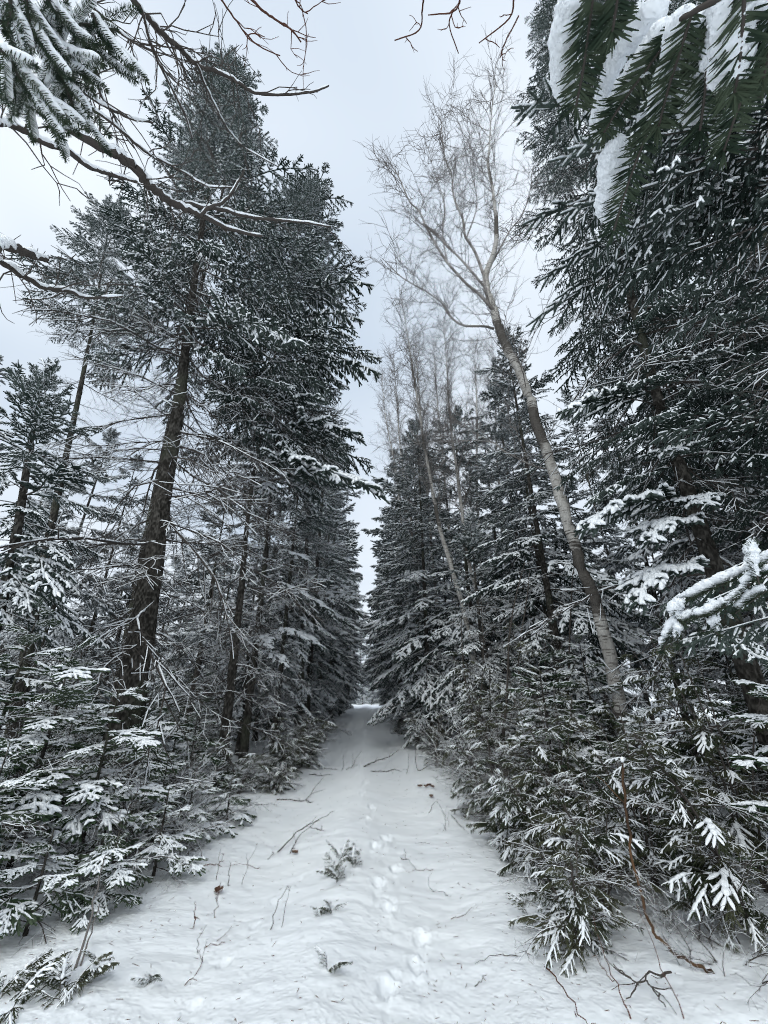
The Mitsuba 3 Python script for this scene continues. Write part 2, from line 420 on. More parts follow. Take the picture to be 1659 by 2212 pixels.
def hare_tracks():
    out = []      # x, y, length, width, depth, heading
    rng = np.random.default_rng(31)
    for k, (x, y) in enumerate([(0.12, 3.35), (0.33, 3.62), (0.17, 4.35), (0.4, 3.98), (0.1, 4.75), (0.28, 5.2), (0.08, 5.75), (0.22, 6.1), (0.0, 6.9), (0.06, 7.5), (-0.1, 8.4), (-0.05, 9.2), (-0.2, 10.3), (-0.15, 11.3)]):
        out.append((x, y, 0.085, 0.034, 0.045, rng.normal(0, 0.15)))
        out.append((x + 0.05, y + 0.02, 0.07, 0.026, 0.035, rng.normal(0, 0.15)))
        out.append((x + rng.normal(0, 0.02), y - 0.26, 0.2, 0.017, 0.012, rng.normal(0.05, 0.08)))
        out.append((x + 0.07, y + 0.15, 0.05, 0.022, 0.025, 0.2))
    for x, y in [(-0.98, 3.3), (-1.0, 3.05), (-0.93, 3.75), (-0.62, 5.0), (-0.85, 4.2), (-0.78, 4.6)]:
        out.append((x, y, 0.07, 0.035, 0.018, rng.normal(0, 0.3)))
    return out


TRACKS = hare_tracks()


def ground_z(x, y, tracks=False):
    x, y = np.asarray(x, float), np.asarray(y, float)
    u = x - path_mid(y)
    P = np.stack([x, y, x * 0], -1)
    z = 0.42 * np.exp(-((y - 58) / 15) ** 2) + 0.10 * np.exp(-((y - 30) / 4.5) ** 2) - 0.06 * np.exp(-((y - 37) / 4) ** 2) - 0.012 * np.clip(y - 60, 0, 200)
    side = np.clip((np.abs(u) - 1.55) / 1.2, 0, 1)
    side = side * side * (3 - 2 * side)
    z = z + side * (0.42 * (meshkit.fbm(P * 0.55 + 11, 3, 2) - 0.5) - 0.03)
    z = z + 0.075 * np.exp(-(u / 0.33) ** 2) - 0.045 * np.exp(-((np.abs(u) - 0.85) / 0.35) ** 2)
    z = z + (0.05 + 0.06 * side) * (meshkit.fbm(P * np.array([1.3, 2.2, 1]) + 5, 3, 3) - 0.5) + 0.028 * (meshkit.fbm(P * np.array([4.2, 8.5, 1]) + 7, 3, 4) - 0.5)
    if tracks:
        for tx, ty, ln, w, dp, a in TRACKS:
            m = (np.abs(x - tx) < 0.5) & (np.abs(y - ty) < 0.6)
            dx, dy = x[m] - tx, y[m] - ty
            p, q = dx * math.cos(a) + dy * math.sin(a), -dx * math.sin(a) + dy * math.cos(a)
            e = np.sqrt((p / w) ** 2 + (q / ln) ** 2)
            z[m] += -0.85 * dp * np.exp(-e ** 4) * (0.75 + 0.5 * meshkit.noise(np.stack([x[m] * 30, y[m] * 30, x[m] * 0], -1))) + dp * 0.22 * np.exp(-((e - 1.45) / 0.35) ** 2)
    return z


def gz(x, y):
    return float(ground_z(np.array([x]), np.array([y]))[0])


def grow(a, step, rate, end):
    out = [a]
    while out[-1] < end:
        out.append(out[-1] + step)
        step *= rate
    return out


xr = grow(0, 0.022, 1.0, 2.2)
xr = np.array(xr[:-1] + grow(xr[-1], 0.025, 1.11, 700))
xs = np.concatenate([-xr[:0:-1], xr])
ys = np.array(grow(2.4, 0.018, 1.0, 6.5))
ys = np.concatenate([-np.array(grow(0, 0.4, 1.35, 700))[:0:-1], np.linspace(0, 2.4, 14)[:-1], ys[:-1], np.array(grow(ys[-1], 0.02, 1.028, 900))])
gx, gy = np.meshgrid(xs, ys)
gzz = ground_z(gx, gy, True)
gv = np.stack([gx, gy, gzz], -1).reshape(-1, 3)
nx = len(xs)
ii, jj = np.meshgrid(np.arange(len(ys) - 1), np.arange(nx - 1), indexing='ij')
q = ii * nx + jj
gf = np.concatenate([np.stack([q, q + 1, q + nx + 1], -1).reshape(-1, 3), np.stack([q, q + nx + 1, q + nx], -1).reshape(-1, 3)])
gn = np.zeros_like(gv)
fn = np.cross(gv[gf[:, 1]] - gv[gf[:, 0]], gv[gf[:, 2]] - gv[gf[:, 0]])
for k in range(3):
    np.add.at(gn, gf[:, k], fn)
gn = unit(gn)
cen = gv[gf].mean(1)
on_path = (np.abs(cen[:, 0] - path_mid(cen[:, 1])) < 1.6) & (cen[:, 1] > 0) & (cen[:, 1] < 75)


def sub_sheet(mask):
    f = gf[mask]
    idx, inv = np.unique(f, return_inverse=True)
    return {'type': 'ply', 'filename': meshkit.write_ply((gv[idx], inv.reshape(-1, 3)), normals=gn[idx]), 'face_normals': False, 'bsdf': {'type': 'ref', 'id': 'ground_snow'}}


scene['path'] = sub_sheet(on_path)
labels['path'] = {'label': 'snow covered woodland path with hare tracks down its middle', 'category': 'path', 'kind': 'structure'}
scene['ground'] = sub_sheet(~on_path)
labels['ground'] = {'label': 'snow covered forest floor on both sides of the path', 'category': 'ground', 'kind': 'structure'}

# ------------------------------------------------------------------ conifers
def trunk_mesh(pts, r0, r1, n, rng, parent, bsdf='bark', flare=0.35, jit=0.06):
    p = catmull(pts, 6)
    t = np.linspace(0, 1, len(p))
    r = r0 + (r1 - r0) * t
    r = r * (1 + flare * np.exp(-t * len(p) / 2.5))
    m = MB()
    m.tube(p, r, n, jit, rng)
    put(parent, 'trunk', m.ply(bsdf, True))
    return p, r


def along(p, z):
    k = int(np.clip(np.searchsorted(p[:, 2], z) - 1, 0, len(p) - 2))
    f = np.clip((z - p[k, 2]) / (p[k + 1, 2] - p[k, 2] + 1e-9), 0, 1)
    return p[k] + (p[k + 1] - p[k]) * f


NEAR = dict(top='spruce_top', up=('spruce_up_b', 'spruce_up_a'), mid=('spruce_flat_a', 'spruce_up_a'), low=('spruce_flat_b', 'spruce_droop'))
SNOWY = dict(top='spruce_top', up=('spruce_up_b', 'snowy_b'), mid=('snowy_a', 'spruce_flat_a'), low=('snowy_b', 'snowy_a'))
DARK = dict(top='spruce_top', up=('spruce_up_b', 'shade_a'), mid=('shade_a', 'spruce_flat_a'), low=('shade_b', 'shade_a'))
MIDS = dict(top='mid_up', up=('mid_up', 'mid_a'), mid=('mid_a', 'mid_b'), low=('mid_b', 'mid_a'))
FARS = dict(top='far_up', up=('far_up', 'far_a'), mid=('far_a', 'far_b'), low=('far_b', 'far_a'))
ALLDEAD = ('dead_a', 'dead_b', 'dead_c')


def to_tip(proto, p, tip, roll=0.0):
    """A bough from the trunk point p whose end lies at tip."""
    d = np.asarray(tip, float) - p
    h = math.hypot(d[0], d[1])
    return place(proto, p, math.atan2(d[1], d[0]), math.atan2(d[2], h) - math.atan(TIP[proto]), np.linalg.norm(d) / math.sqrt(1 + TIP[proto] ** 2), roll)


def stuff(key):
    labels[key] = {**labels.get(key, {}), 'kind': 'stuff'}


def conifer(label, pts, r0, cf, R, n, seed, kit=NEAR, dead=(0, 0, 0, 1.5), shape=0.75, low=0.55, side=None, parts=True, group=None, name='spruce_tree', pitch=(-0.32, 0.7), sides=10, extra=(), hi=1.0):
    """pts: trunk points (x, y, z); cf: height where the green crown starts; R: longest bough; low: bough length at the crown's foot; dead: (count, from, to, length); extra: (kind of bough, tip)."""
    rng = np.random.default_rng(seed)
    key = thing(name, label, 'tree', group)
    pts = [(x, y, z if z else gz(x, y) - 0.15) for x, y, z in pts]
    p, r = trunk_mesh(pts, r0, 0.012, sides, rng, key)
    H = p[-1, 2]
    az = rng.uniform(0, 6.28)
    for i in range(n):
        tau = (i + rng.uniform(0, 1)) / n
        h = cf + (H - cf) * (1 - (1 - tau) ** 1.12) * 0.99
        tau = (h - cf) / (H - cf)
        az += 2.3999 + rng.normal(0, 0.35)
        env = (1 - tau) ** shape * min(1.0, low + (1 - low) * tau / 0.3)
        L = R * env * rng.uniform(0.68, 1.2)
        if side:
            L *= 1 + side[1] * math.cos(az - side[0])
        L = max(L, 0.28)
        if pts[0][0] > 3 and h > 21.5 and rng.random() < 0.35:
            continue
        pi = pitch[0] + (pitch[1] - pitch[0]) * tau ** 1.6 + rng.normal(0, 0.1)
        zone = 'top' if L < 0.85 else 'up' if tau > 0.72 else 'mid' if tau > 0.35 else 'low'
        pr = kit[zone] if zone == 'top' else kit[zone][int(rng.integers(2))]
        sh = place(pr, along(p, h), az, pi, L, rng.normal(0, 0.15), rng.random() < 0.5)
        if parts:
            put(key, 'bough', sh)
        else:
            scene[f'{key}__crown__{i + 1:03d}'] = sh
    for k in range(3):
        sh = place(kit['top'], p[-2] * 0.5 + p[-1] * 0.5, k * 2.1, 1.25, 0.55)
        if parts:
            put(key, 'bough', sh)
        else:
            scene[f'{key}__crown__{n + k + 1:03d}'] = sh
    for pr, tip in extra:
        h = math.hypot(tip[0] - p[0, 0], tip[1] - p[0, 1])
        put(key, 'bough', to_tip(pr, along(p, tip[2] + 0.3 * h), tip, rng.normal(0, 0.1)))
    for i in range(dead[0]):
        h = dead[1] + (dead[2] - dead[1]) * (i + rng.uniform(0, 1)) / dead[0]
        sh = place(ALLDEAD[int(rng.integers(3))], along(p, h), i * 2.4 + rng.normal(0, 0.5), rng.normal(-0.28, 0.24), dead[3] * rng.uniform(0.55, 1.25), rng.normal(0, 0.3), rng.random() < 0.5)
        if parts:
            put(key, 'dead_branch', sh)
        else:
            scene[f'{key}__dead_branches__{i + 1:03d}'] = sh
    if not parts:
        for q in ('crown', 'crown__needles', 'crown__snow', 'crown__stem', 'dead_branches', 'dead_branches__stem', 'dead_branches__snow'):
            if 'dead' not in q or dead[0]:
                stuff(key + '__' + q)
    return key, p


# left of the path
OLD = conifer('tall old spruce with thick leaning trunk and dark crown, largest tree on the left', [(-3.75, 7.4, 0), (-3.95, 7.4, 2.9), (-4.1, 7.35, 5.0), (-4.25, 7.3, 7.6), (-4.45, 7.2, 9.9), (-5.0, 7.0, 17.0), (-5.4, 6.9, 22.5)],
        0.235, 8.8, 2.9, 170, 101, NEAR, (64, 2.2, 10.5, 2.8), low=0.95, shape=0.55, side=(0.1, 0.3), sides=14)
conifer('spruce with narrow pointed top behind the largest tree on the left', [(-4.75, 9.0, 0), (-5.35, 9.1, 8.0), (-5.7, 8.8, 25.5)], 0.16, 12.5, 2.0, 62, 102, NEAR, (12, 3, 9, 1.8), low=0.8, shape=0.6)
conifer('slender spruce leaning left with bare upper trunk near the left edge', [(-7.3, 10, 0), (-8.05, 10, 4.3), (-9.05, 10, 11.5), (-10.2, 9.9, 18.8)], 0.14, 12.3, 2.3, 95, 103, NEAR, (26, 2, 12, 1.7), low=0.7, shape=0.5)
conifer('short dense spruce with blunt top against the sky at left edge', [(-4.55, 5.5, 0), (-4.85, 5.5, 3.0), (-5.3, 5.5, 5.2), (-5.5, 5.5, 6.3)], 0.085, 2.6, 1.5, 56, 104, SNOWY, (14, 0.8, 3, 1.2), low=0.95, shape=0.5)
conifer('thin spruce with mossy dark trunk at left path edge, base clear of branches', [(-2.8, 9.3, 0), (-2.95, 9.4, 3.5), (-3.1, 9.5, 7.7), (-2.7, 9.4, 19.8)], 0.1, 8.5, 2.95, 125, 105, NEAR, (52, 1.2, 10, 2.2), low=0.9, shape=0.42, side=(0.0, 0.15),
        extra=[('heavy', t) for t in ((-1.28, 7.8, 10.1), (-1.27, 7.8, 8.07), (-1.26, 7.8, 6.27), (0.13, 7.8, 5.6), (-0.3, 8.4, 7.4))] + [('spruce_hang', t) for t in ((-0.12, 8.2, 12.6), (-0.4, 8.8, 11.9), (0.1, 8.8, 9.9), (-0.9, 9, 18.2), (-1.7, 8.8, 18.9))])
conifer('thin spruce just behind the mossy trunk at left path edge', [(-3.0, 11.5, 0), (-3.05, 11.5, 4.5), (-3.15, 11.5, 8.8), (-3.0, 11.5, 19.0)], 0.09, 7.5, 2.7, 85, 106, SNOWY, (32, 1.5, 8.5, 1.8), low=0.9, shape=0.55,
        extra=[('heavy', t) for t in ((-2.42, 10.3, 2.6), (-1.55, 10.8, 3.9), (-1.95, 10.5, 2.2), (-1.0, 11.2, 3.6), (-1.2, 11.4, 2.7), (-1.65, 10.8, 4.9))])

# right of the path
conifer('huge dark spruce with drooping boughs and reddish trunk in the upper right', [(4.5, 5.0, 0), (4.5, 5.0, 3.3), (4.6, 5.0, 7.0), (5.3, 5.0, 15.0), (6.2, 5.0, 25)], 0.13, 4.6, 2.9, 165, 201, DARK, (44, 1.0, 13, 2.3), low=0.85, shape=0.35, side=(0.0, 0.32),
        extra=[('heavy', t) for t in ((2.45, 4.2, 3.3), (2.75, 4.1, 2.45), (3.1, 4.0, 3.11), (3.75, 3.9, 3.5), (4.5, 3.7, 5.6), (3.6, 3.9, 4.2), (2.57, 4.2, 5.0))] + [('spruce_droop', (3.4, 3.6, 1.9)), ('spruce_flat_b', (4.3, 3.5, 2.2)), ('spruce_droop', (5.4, 3.9, 2.4))])
conifer('dark spruce at right edge behind the near fir sprays', [(5.6, 3.6, 0), (5.7, 3.6, 5.0), (6.0, 3.6, 18.0)], 0.11, 2.0, 2.6, 105, 202, DARK, (40, 0.8, 9, 2.0), low=0.8, shape=0.4)
conifer('near spruce rising out of frame at right, shoots hanging against the sky', [(3.5, 1.6, 0), (3.5, 1.6, 3.0), (3.55, 1.6, 8.5)], 0.1, 6.4, 0.9, 14, 203, DARK, (10, 1.5, 6, 1.4), low=0.8, shape=0.4,
        extra=[('near_hang', t) for t in ((0.88, 1.45, 4.89), (0.95, 1.33, 5.04), (1.08, 1.22, 5.14), (1.05, 1.64, 4.51), (1.14, 1.52, 4.66), (1.2, 1.33, 4.63), (1.21, 1.53, 4.38), (1.28, 2.32, 4.32), (1.27, 2.03, 4.42), (1.33, 1.78, 4.31), (1.47, 2.18, 4.48))] +
        [('near_flat', t) for t in ((1.6, 1.9, 4.2), (1.9, 2.2, 4.6), (1.7, 1.5, 4.9), (2.2, 2.3, 4.1))])
conifer('snowy spruce directly behind the leaning white birch', [(4.7, 10.5, 0), (4.7, 10.5, 13.4)], 0.11, 1.6, 2.6, 84, 204, SNOWY, (8, 0.6, 3, 1.4), low=0.85, shape=0.5)
conifer('broad snowy spruce behind the second slim birch, rounded top', [(3.7, 15.0, 0), (3.7, 15.0, 13.2)], 0.11, 1.2, 3.1, 95, 205, SNOWY, (8, 0.6, 3, 1.4), low=0.85, shape=0.42)
conifer('snowy spruce at the right path edge behind the slimmest leaning birch', [(2.2, 16.0, 0), (2.15, 16.0, 13.6)], 0.1, 0.9, 2.7, 95, 206, SNOWY, (8, 0.6, 3, 1.4), low=0.9, shape=0.45)
conifer('full snowy spruce right of centre between two thin birches', [(5.2, 13.4, 0), (5.2, 13.4, 13.6)], 0.11, 1.2, 2.5, 66, 207, SNOWY, (8, 0.6, 3, 1.4), low=0.85, shape=0.45)
conifer('shorter snowy spruce in front of the slim birches', [(3.1, 11.6, 0), (3.1, 11.6, 6.6)], 0.08, 0.9, 1.7, 60, 208, SNOWY, (6, 0.5, 2, 1.2), low=0.9, shape=0.55)

# the forest behind
rng0 = np.random.default_rng(77)
spots = []


def free(x, y, d):
    return all((x - a) ** 2 + (y - b) ** 2 > d * d for a, b in spots)


for sgn in (-1, 1):
    for row, x0 in ((0, 2.25), (1, 3.9)):
        y = (13.5 if sgn < 0 else 18.5) + row * 0.8
        while y < 50:
            spots.append((sgn * (x0 - 0.25 * min(1, max(0, (y - 18) / 22)) + rng0.uniform(-0.2, 0.5)) + float(path_mid(np.array(y))), y))
            y += rng0.uniform(1.5, 2.1) * (1 + y / 70)
tries = 0
while len(spots) < 132 and tries < 30000:
    tries += 1
    left = rng0.random() < 0.55
    y = 6.0 + 36 * rng0.random() ** 1.1
    x = (-1 if left else 1) * (4.6 + 15 * rng0.random() ** 1.4)
    if (y < 10 and abs(x) < 7.0) or abs(x) > 3.0 + 1.05 * y:
        continue
    if free(x, y, 1.45):
        spots.append((x, y))
NTH = ['nearest', 'second nearest', 'third nearest', 'fourth nearest', 'fifth nearest', 'sixth nearest', 'seventh nearest', 'eighth nearest', 'ninth nearest', 'tenth nearest', 'eleventh nearest', 'twelfth nearest', 'thirteenth nearest', 'fourteenth nearest', 'fifteenth nearest', 'sixteenth nearest', 'farthest but five', 'farthest but four', 'farthest but three', 'farthest but two', 'farthest but one', 'farthest']
ORD = ['', 'second', 'third', 'fourth', 'fifth', 'sixth', 'seventh', 'eighth', 'ninth', 'tenth', 'eleventh', 'twelfth']
rank, deep = {}, {}
spots += [(8.2, 6.2), (9.5, 8.0), (7.6, 8.6), (10.8, 9.8), (6.9, 6.9), (9.0, 5.4), (12.0, 7.5), (7.3, 4.6)]
spots.sort(key=lambda q: q[1])
for k, (x, y) in enumerate(spots):
    left = x < 0
    wall = abs(x - PATH_X) < 3.0
    H = rng0.uniform(13.5, 18) if wall and y < 45 else rng0.uniform(8.5, 15)
    if left and y < 22 and not wall:
        H = rng0.uniform(6.5, 11)
    lbl = 'snow laden spruce deep in the forest left of the path' if left else 'snow laden spruce deep in the forest right of the path'
    nearer = y < 22
    grp = 'deep forest spruces left of the path' if left else 'deep forest spruces right of the path'
    rank[left] = rank.get(left, -1) + (1 if wall else 0)
    if wall and rank[left] < len(ORD):
        lbl = f"{'left' if left else 'right'} front row spruce lining the path, {ORD[rank[left]] + ' ' if rank[left] else ''}nearest of that row"
        grp = None
    elif not wall:
        deep[left] = deep.get(left, -1) + 1
        if deep[left] < 16:
            lbl = f"snow laden spruce behind the front row {'left' if left else 'right'} of the path, {NTH[deep[left]]} the camera there"
            grp = None
    cf = rng0.uniform(0.1, 0.35) * H if nearer and not wall else rng0.uniform(0.5, 1.1)
    full = wall and y < 18.6
    conifer(lbl, [(x, y, 0), (x + rng0.normal(0, 0.25), y + rng0.normal(0, 0.2), H)], rng0.uniform(0.07, 0.12), cf, rng0.uniform(2.3, 2.75) if wall else rng0.uniform(1.7, 2.3), 80 if full else int(H * (3.2 if wall else 3.4 if nearer else 3.7 if y < 40 else 3.0)), 300 + k, SNOWY if full else MIDS if nearer else FARS,
            (14 if nearer else 0, 0.5, H * 0.5, 1.5), low=0.4 if wall else 0.85, shape=0.4 if wall else 0.55, parts=full, group=grp, sides=7)
rq = np.random.default_rng(95)
for k in range(16):
    x, y, H = -6.5 + 13 * ((k * 7) % 16) / 15 + rq.normal(0, 0.3), 67 + 14 * rq.random() + (6 if k % 2 else 0), rq.uniform(13, 18)
    conifer('bright snowy spruce closing the view beyond the far end of the path', [(x, y, 0), (x, y, H)], 0.12, 0.3, 3.0, 55, 500 + k, FARS, low=0.95, shape=0.7, parts=False, group='spruces beyond the end of the path', sides=6)

for k, (x, y, H) in enumerate([(-0.75, 60, 4.6), (0.55, 63, 5.4), (-1.9, 62, 6.0), (1.7, 61, 5.6), (-0.2, 65.5, 6.2)]):
    conifer('small bright snow covered spruce at the very end of the path, ' + ('just left of centre', 'just right of centre', 'leftmost', 'rightmost', 'rearmost')[k], [(x, y, 0), (x, y, H)], 0.07, 0.2, 1.7, 60, 550 + k, dict(top='far_up', up=('far_a', 'far_b'), mid=('snowy_b', 'far_b'), low=('snowy_b', 'snowy_a')), low=0.95, shape=0.7, parts=False, sides=6)

# ------------------------------------------------------------------ birches
def woody(key, bsdf, limbs, seed, kids=0.35, kid_len=(0.8, 2.0), twig_len=(0.3, 0.8), start=0.2, up=0.35, twig_bsdf='pale_twig', snow=True, per_kid=7, r_kid=0.011, r_twig=0.006, slim=1.0):
    """Limbs given by points with radii; branches and fine twigs grow along them."""
    rng = np.random.default_rng(seed)
    fine, white = MB(), MB()
    for li, lb in enumerate(limbs):
        a = np.array(lb, float)
        p = catmull(a, 5)
        q, r = p[:, :3].copy(), p[:, 3] * (slim if li == 0 else 0.72 * slim)
        q[1:-1] += rng.normal(0, 0.12, (len(q) - 2, 3)) * r[1:-1, None]
        m = MB()
        m.tube(q, r, 12 if li == 0 else 7, 0.07, rng)
        put(key, 'trunk' if li == 0 else 'limb', m.ply(bsdf if li == 0 else 'birch_limb', True))
        seg = np.linalg.norm(np.diff(q, axis=0), axis=1)
        total = seg.sum()
        cum = np.concatenate([[0], np.cumsum(seg)])
        if snow:
            for k in range(len(q) - 1):
                t = unit(q[k + 1] - q[k])
                if abs(t[2]) < 0.96 and rng.random() < 0.75 * (1.15 - abs(t[2])):
                    white.tube([q[k], q[k] * 0.5 + q[k + 1] * 0.5, q[k + 1]], np.array([0.5, 0.85, 0.5]) * r[k], 5, 0.15, rng, lift=(0, 0, r[k] * 0.62))
        st = start if li else max(start, 0.42)
        for s in np.arange(total * st, total, kids):
            s = min(s + rng.uniform(0, kids), total - 1e-3)
            k = int(np.searchsorted(cum, s) - 1)
            o = q[k] + (q[k + 1] - q[k]) * (s - cum[k]) / seg[k]
            t = unit(q[k + 1] - q[k])
            d = unit(t * 0.7 + rng.normal(0, 0.6, 3) + Z * up)
            L = rng.uniform(*kid_len) * (1.1 - 0.45 * s / total)
            kid = curve(o, d, L, 6, rng, 0.16, (0, 0, 0.25))
            fine.tube(kid, np.linspace(min(r_kid, r[k] * 0.7), r_twig * 0.8, 7), 3)
            for w in range(per_kid):
                f = rng.uniform(0.15, 1.0) * 5.99
                kk = int(f)
                o2 = kid[kk] + (kid[kk + 1] - kid[kk]) * (f - kk)
                d2 = unit(unit(kid[kk + 1] - kid[kk]) * 0.7 + rng.normal(0, 0.5, 3) + Z * 0.15)
                tw = curve(o2, d2, rng.uniform(*twig_len), 4, rng, 0.22, (0, 0, 0.15))
                fine.tube(tw, np.linspace(r_twig, r_twig * 0.45, 5), 3)
                if rng.random() < 0.6:
                    tw2 = curve(tw[2], unit(unit(tw[3] - tw[2]) + rng.normal(0, 0.6, 3)), rng.uniform(*twig_len) * 0.6, 3, rng, 0.22)
                    fine.tube(tw2, np.linspace(r_twig * 0.8, r_twig * 0.4, 4), 3)
    stuff(put(key, 'twigs', fine.ply(twig_bsdf)))
    if snow and white.n:
        stuff(put(key, 'snow', white.ply('snow', True)))


k = thing('birch_tree', 'large leaning white birch with pale banded trunk and bare crown on the right', 'tree')
woody(k, 'birch_bark', [
    [(4.62, 8.0, -0.2, 0.19), (4.54, 8.00, 1.15, 0.1818), (4.54, 7.95, 2.00, 0.1822), (4.45, 7.89, 3.09, 0.1786), (4.29, 7.84, 4.01, 0.1747), (4.16, 7.78, 5.01, 0.1741), (4.02, 7.73, 6.34, 0.1756), (3.83, 7.67, 7.30, 0.1733), (3.73, 7.62, 8.20, 0.1700), (3.50, 7.56, 9.17, 0.1664), (3.28, 7.51, 9.88, 0.1607), (3.14, 7.45, 10.81, 0.1558), (3.05, 7.40, 11.99, 0.13), (3.36, 7.20, 12.97, 0.1069), (3.42, 7.00, 13.77, 0.0859), (3.39, 6.80, 14.83, 0.0687), (3.29, 6.60, 15.71, 0.0523), (3.32, 6.40, 16.25, 0.0369), (3.52, 6.20, 17.90, 0.0273), (3.76, 6.00, 19.4, 0.012)],
    [(3.12, 7.40, 10.74, 0.0965), (2.77, 7.34, 11.25, 0.0841), (2.42, 7.28, 11.60, 0.0739), (1.96, 7.21, 12.32, 0.0660), (1.50, 7.15, 13.49, 0.0586), (1.26, 7.09, 14.33, 0.0501), (0.99, 7.03, 14.64, 0.0403), (0.67, 6.96, 15.78, 0.0329), (0.39, 6.90, 16.37, 0.015)],
    [(3.06, 7.40, 11.44, 0.0743), (2.48, 7.27, 12.33, 0.0632), (1.86, 7.13, 13.08, 0.0492), (1.41, 7.00, 13.55, 0.0322)],
    [(3.03, 7.40, 12.0, 0.0891), (2.77, 7.29, 13.0, 0.0803), (2.54, 7.17, 13.38, 0.0699), (2.50, 7.06, 13.92, 0.0630), (2.27, 6.94, 14.80, 0.0548), (2.25, 6.83, 15.74, 0.0443), (2.08, 6.71, 16.22, 0.0357), (2.03, 6.60, 17.39, 0.0286), (2.0, 6.5, 18.6, 0.012)],
    [(3.13, 7.60, 10.30, 0.0726), (2.85, 7.54, 10.31, 0.0652), (2.29, 7.49, 10.27, 0.0578), (1.94, 7.43, 10.56, 0.0513), (1.77, 7.37, 10.90, 0.0448), (1.36, 7.31, 11.25, 0.0382), (0.75, 7.26, 11.68, 0.0315), (0.20, 7.20, 12.35, 0.015)],
    [(3.3, 7.35, 12.6, 0.0521), (3.88, 7.27, 13.82, 0.0402), (4.34, 7.13, 14.49, 0.0294), (4.78, 7.00, 15.90, 0.015)],
    [(1.96, 7.21, 12.32, 0.04), (1.9, 7.15, 13.4, 0.033), (2.0, 7.0, 14.5, 0.026), (1.75, 6.9, 16.0, 0.018), (1.6, 6.8, 17.2, 0.01)],
    [(2.6, 7.2, 13.4, 0.04), (2.95, 7.0, 14.6, 0.032), (2.85, 6.8, 16.0, 0.024), (2.9, 6.6, 17.6, 0.012)],
    [(4.18, 7.90, 6.27, 0.0421), (3.61, 7.78, 6.30, 0.0364), (2.97, 7.65, 6.57, 0.0311), (2.64, 7.53, 6.73, 0.0232), (1.73, 7.40, 6.68, 0.0152)]], 601, kids=0.2, kid_len=(0.9, 2.3), per_kid=10, slim=0.64)
for j, (lbl, pts) in enumerate([
        ('slim pale birch nearest the path on the right, leaning left', [(3.4, 13.0, -0.2, 0.14), (3.2, 13.0, 2.5, 0.13), (2.98, 13.00, 4.17, 0.12), (2.79, 12.88, 4.89, 0.115), (2.41, 12.75, 6.44, 0.11), (2.21, 12.62, 7.59, 0.10), (2.02, 12.50, 8.98, 0.09), (1.82, 12.38, 10.69, 0.075), (1.61, 12.25, 12.77, 0.055), (1.38, 12.12, 15.08, 0.035), (1.12, 12.00, 17.09, 0.015)]),
        ('second slim pale birch, between the leaning birch and the slimmest pair', [(4.0, 14.0, -0.2, 0.12), (3.73, 14.00, 4.70, 0.105), (3.48, 13.80, 6.14, 0.10), (3.32, 13.60, 9.04, 0.085), (3.17, 13.40, 11.24, 0.065), (3.14, 13.20, 14.19, 0.04), (3.16, 13.00, 17.2, 0.015)]),
        ('thin straight birch behind the leaning birch fork', [(4.3, 16, -0.2, 0.12), (4.52, 16.00, 4.96, 0.1), (4.73, 16.00, 10.14, 0.09), (5.1, 16.00, 13.97, 0.06), (5.4, 16.00, 18.52, 0.015)]),
        ('thin birch standing farther right than the leaning birch fork', [(5.6, 17, -0.2, 0.12), (5.94, 17.00, 7.22, 0.1), (6.2, 17.00, 12.51, 0.075), (6.52, 17.00, 15.97, 0.05), (6.8, 17.00, 19.5, 0.015)]),
        ('tall thin birch right behind the slimmest leaning birch', [(3.2, 18, -0.2, 0.12), (2.9, 18.0, 7.0, 0.1), (2.75, 18.0, 12.5, 0.075), (2.6, 18.0, 17.0, 0.05), (2.5, 18.0, 21.0, 0.015)]),
        ('tall thin birch filling the sky between the two slim birches', [(4.2, 19, -0.2, 0.12), (4.0, 19.0, 8.0, 0.1), (3.9, 19.0, 13.5, 0.075), (3.8, 19.0, 18.0, 0.05), (3.8, 19.0, 22.0, 0.015)]),
        ('faint thin birch by the sky gap above the path', [(2.6, 20, -0.2, 0.12), (2.19, 20.00, 9.44, 0.09), (1.73, 20.00, 13.69, 0.07), (1.51, 20.00, 17.62, 0.045), (1.33, 20.00, 21.5, 0.015)]),
        ('faintest thin birch, farthest back in the sky gap', [(2.6, 24, -0.2, 0.13), (1.79, 24.00, 13.96, 0.085), (0.95, 24.00, 19.96, 0.05), (0.7, 24.00, 24.0, 0.015)])]):
    k = thing('birch_tree', lbl, 'tree')
    woody(k, 'birch_bark', [pts], 610 + j, kids=0.13, kid_len=(1.2, 3.0), start=0.42, up=0.8, per_kid=9, snow=False, r_kid=0.012, r_twig=0.007, slim=0.62)

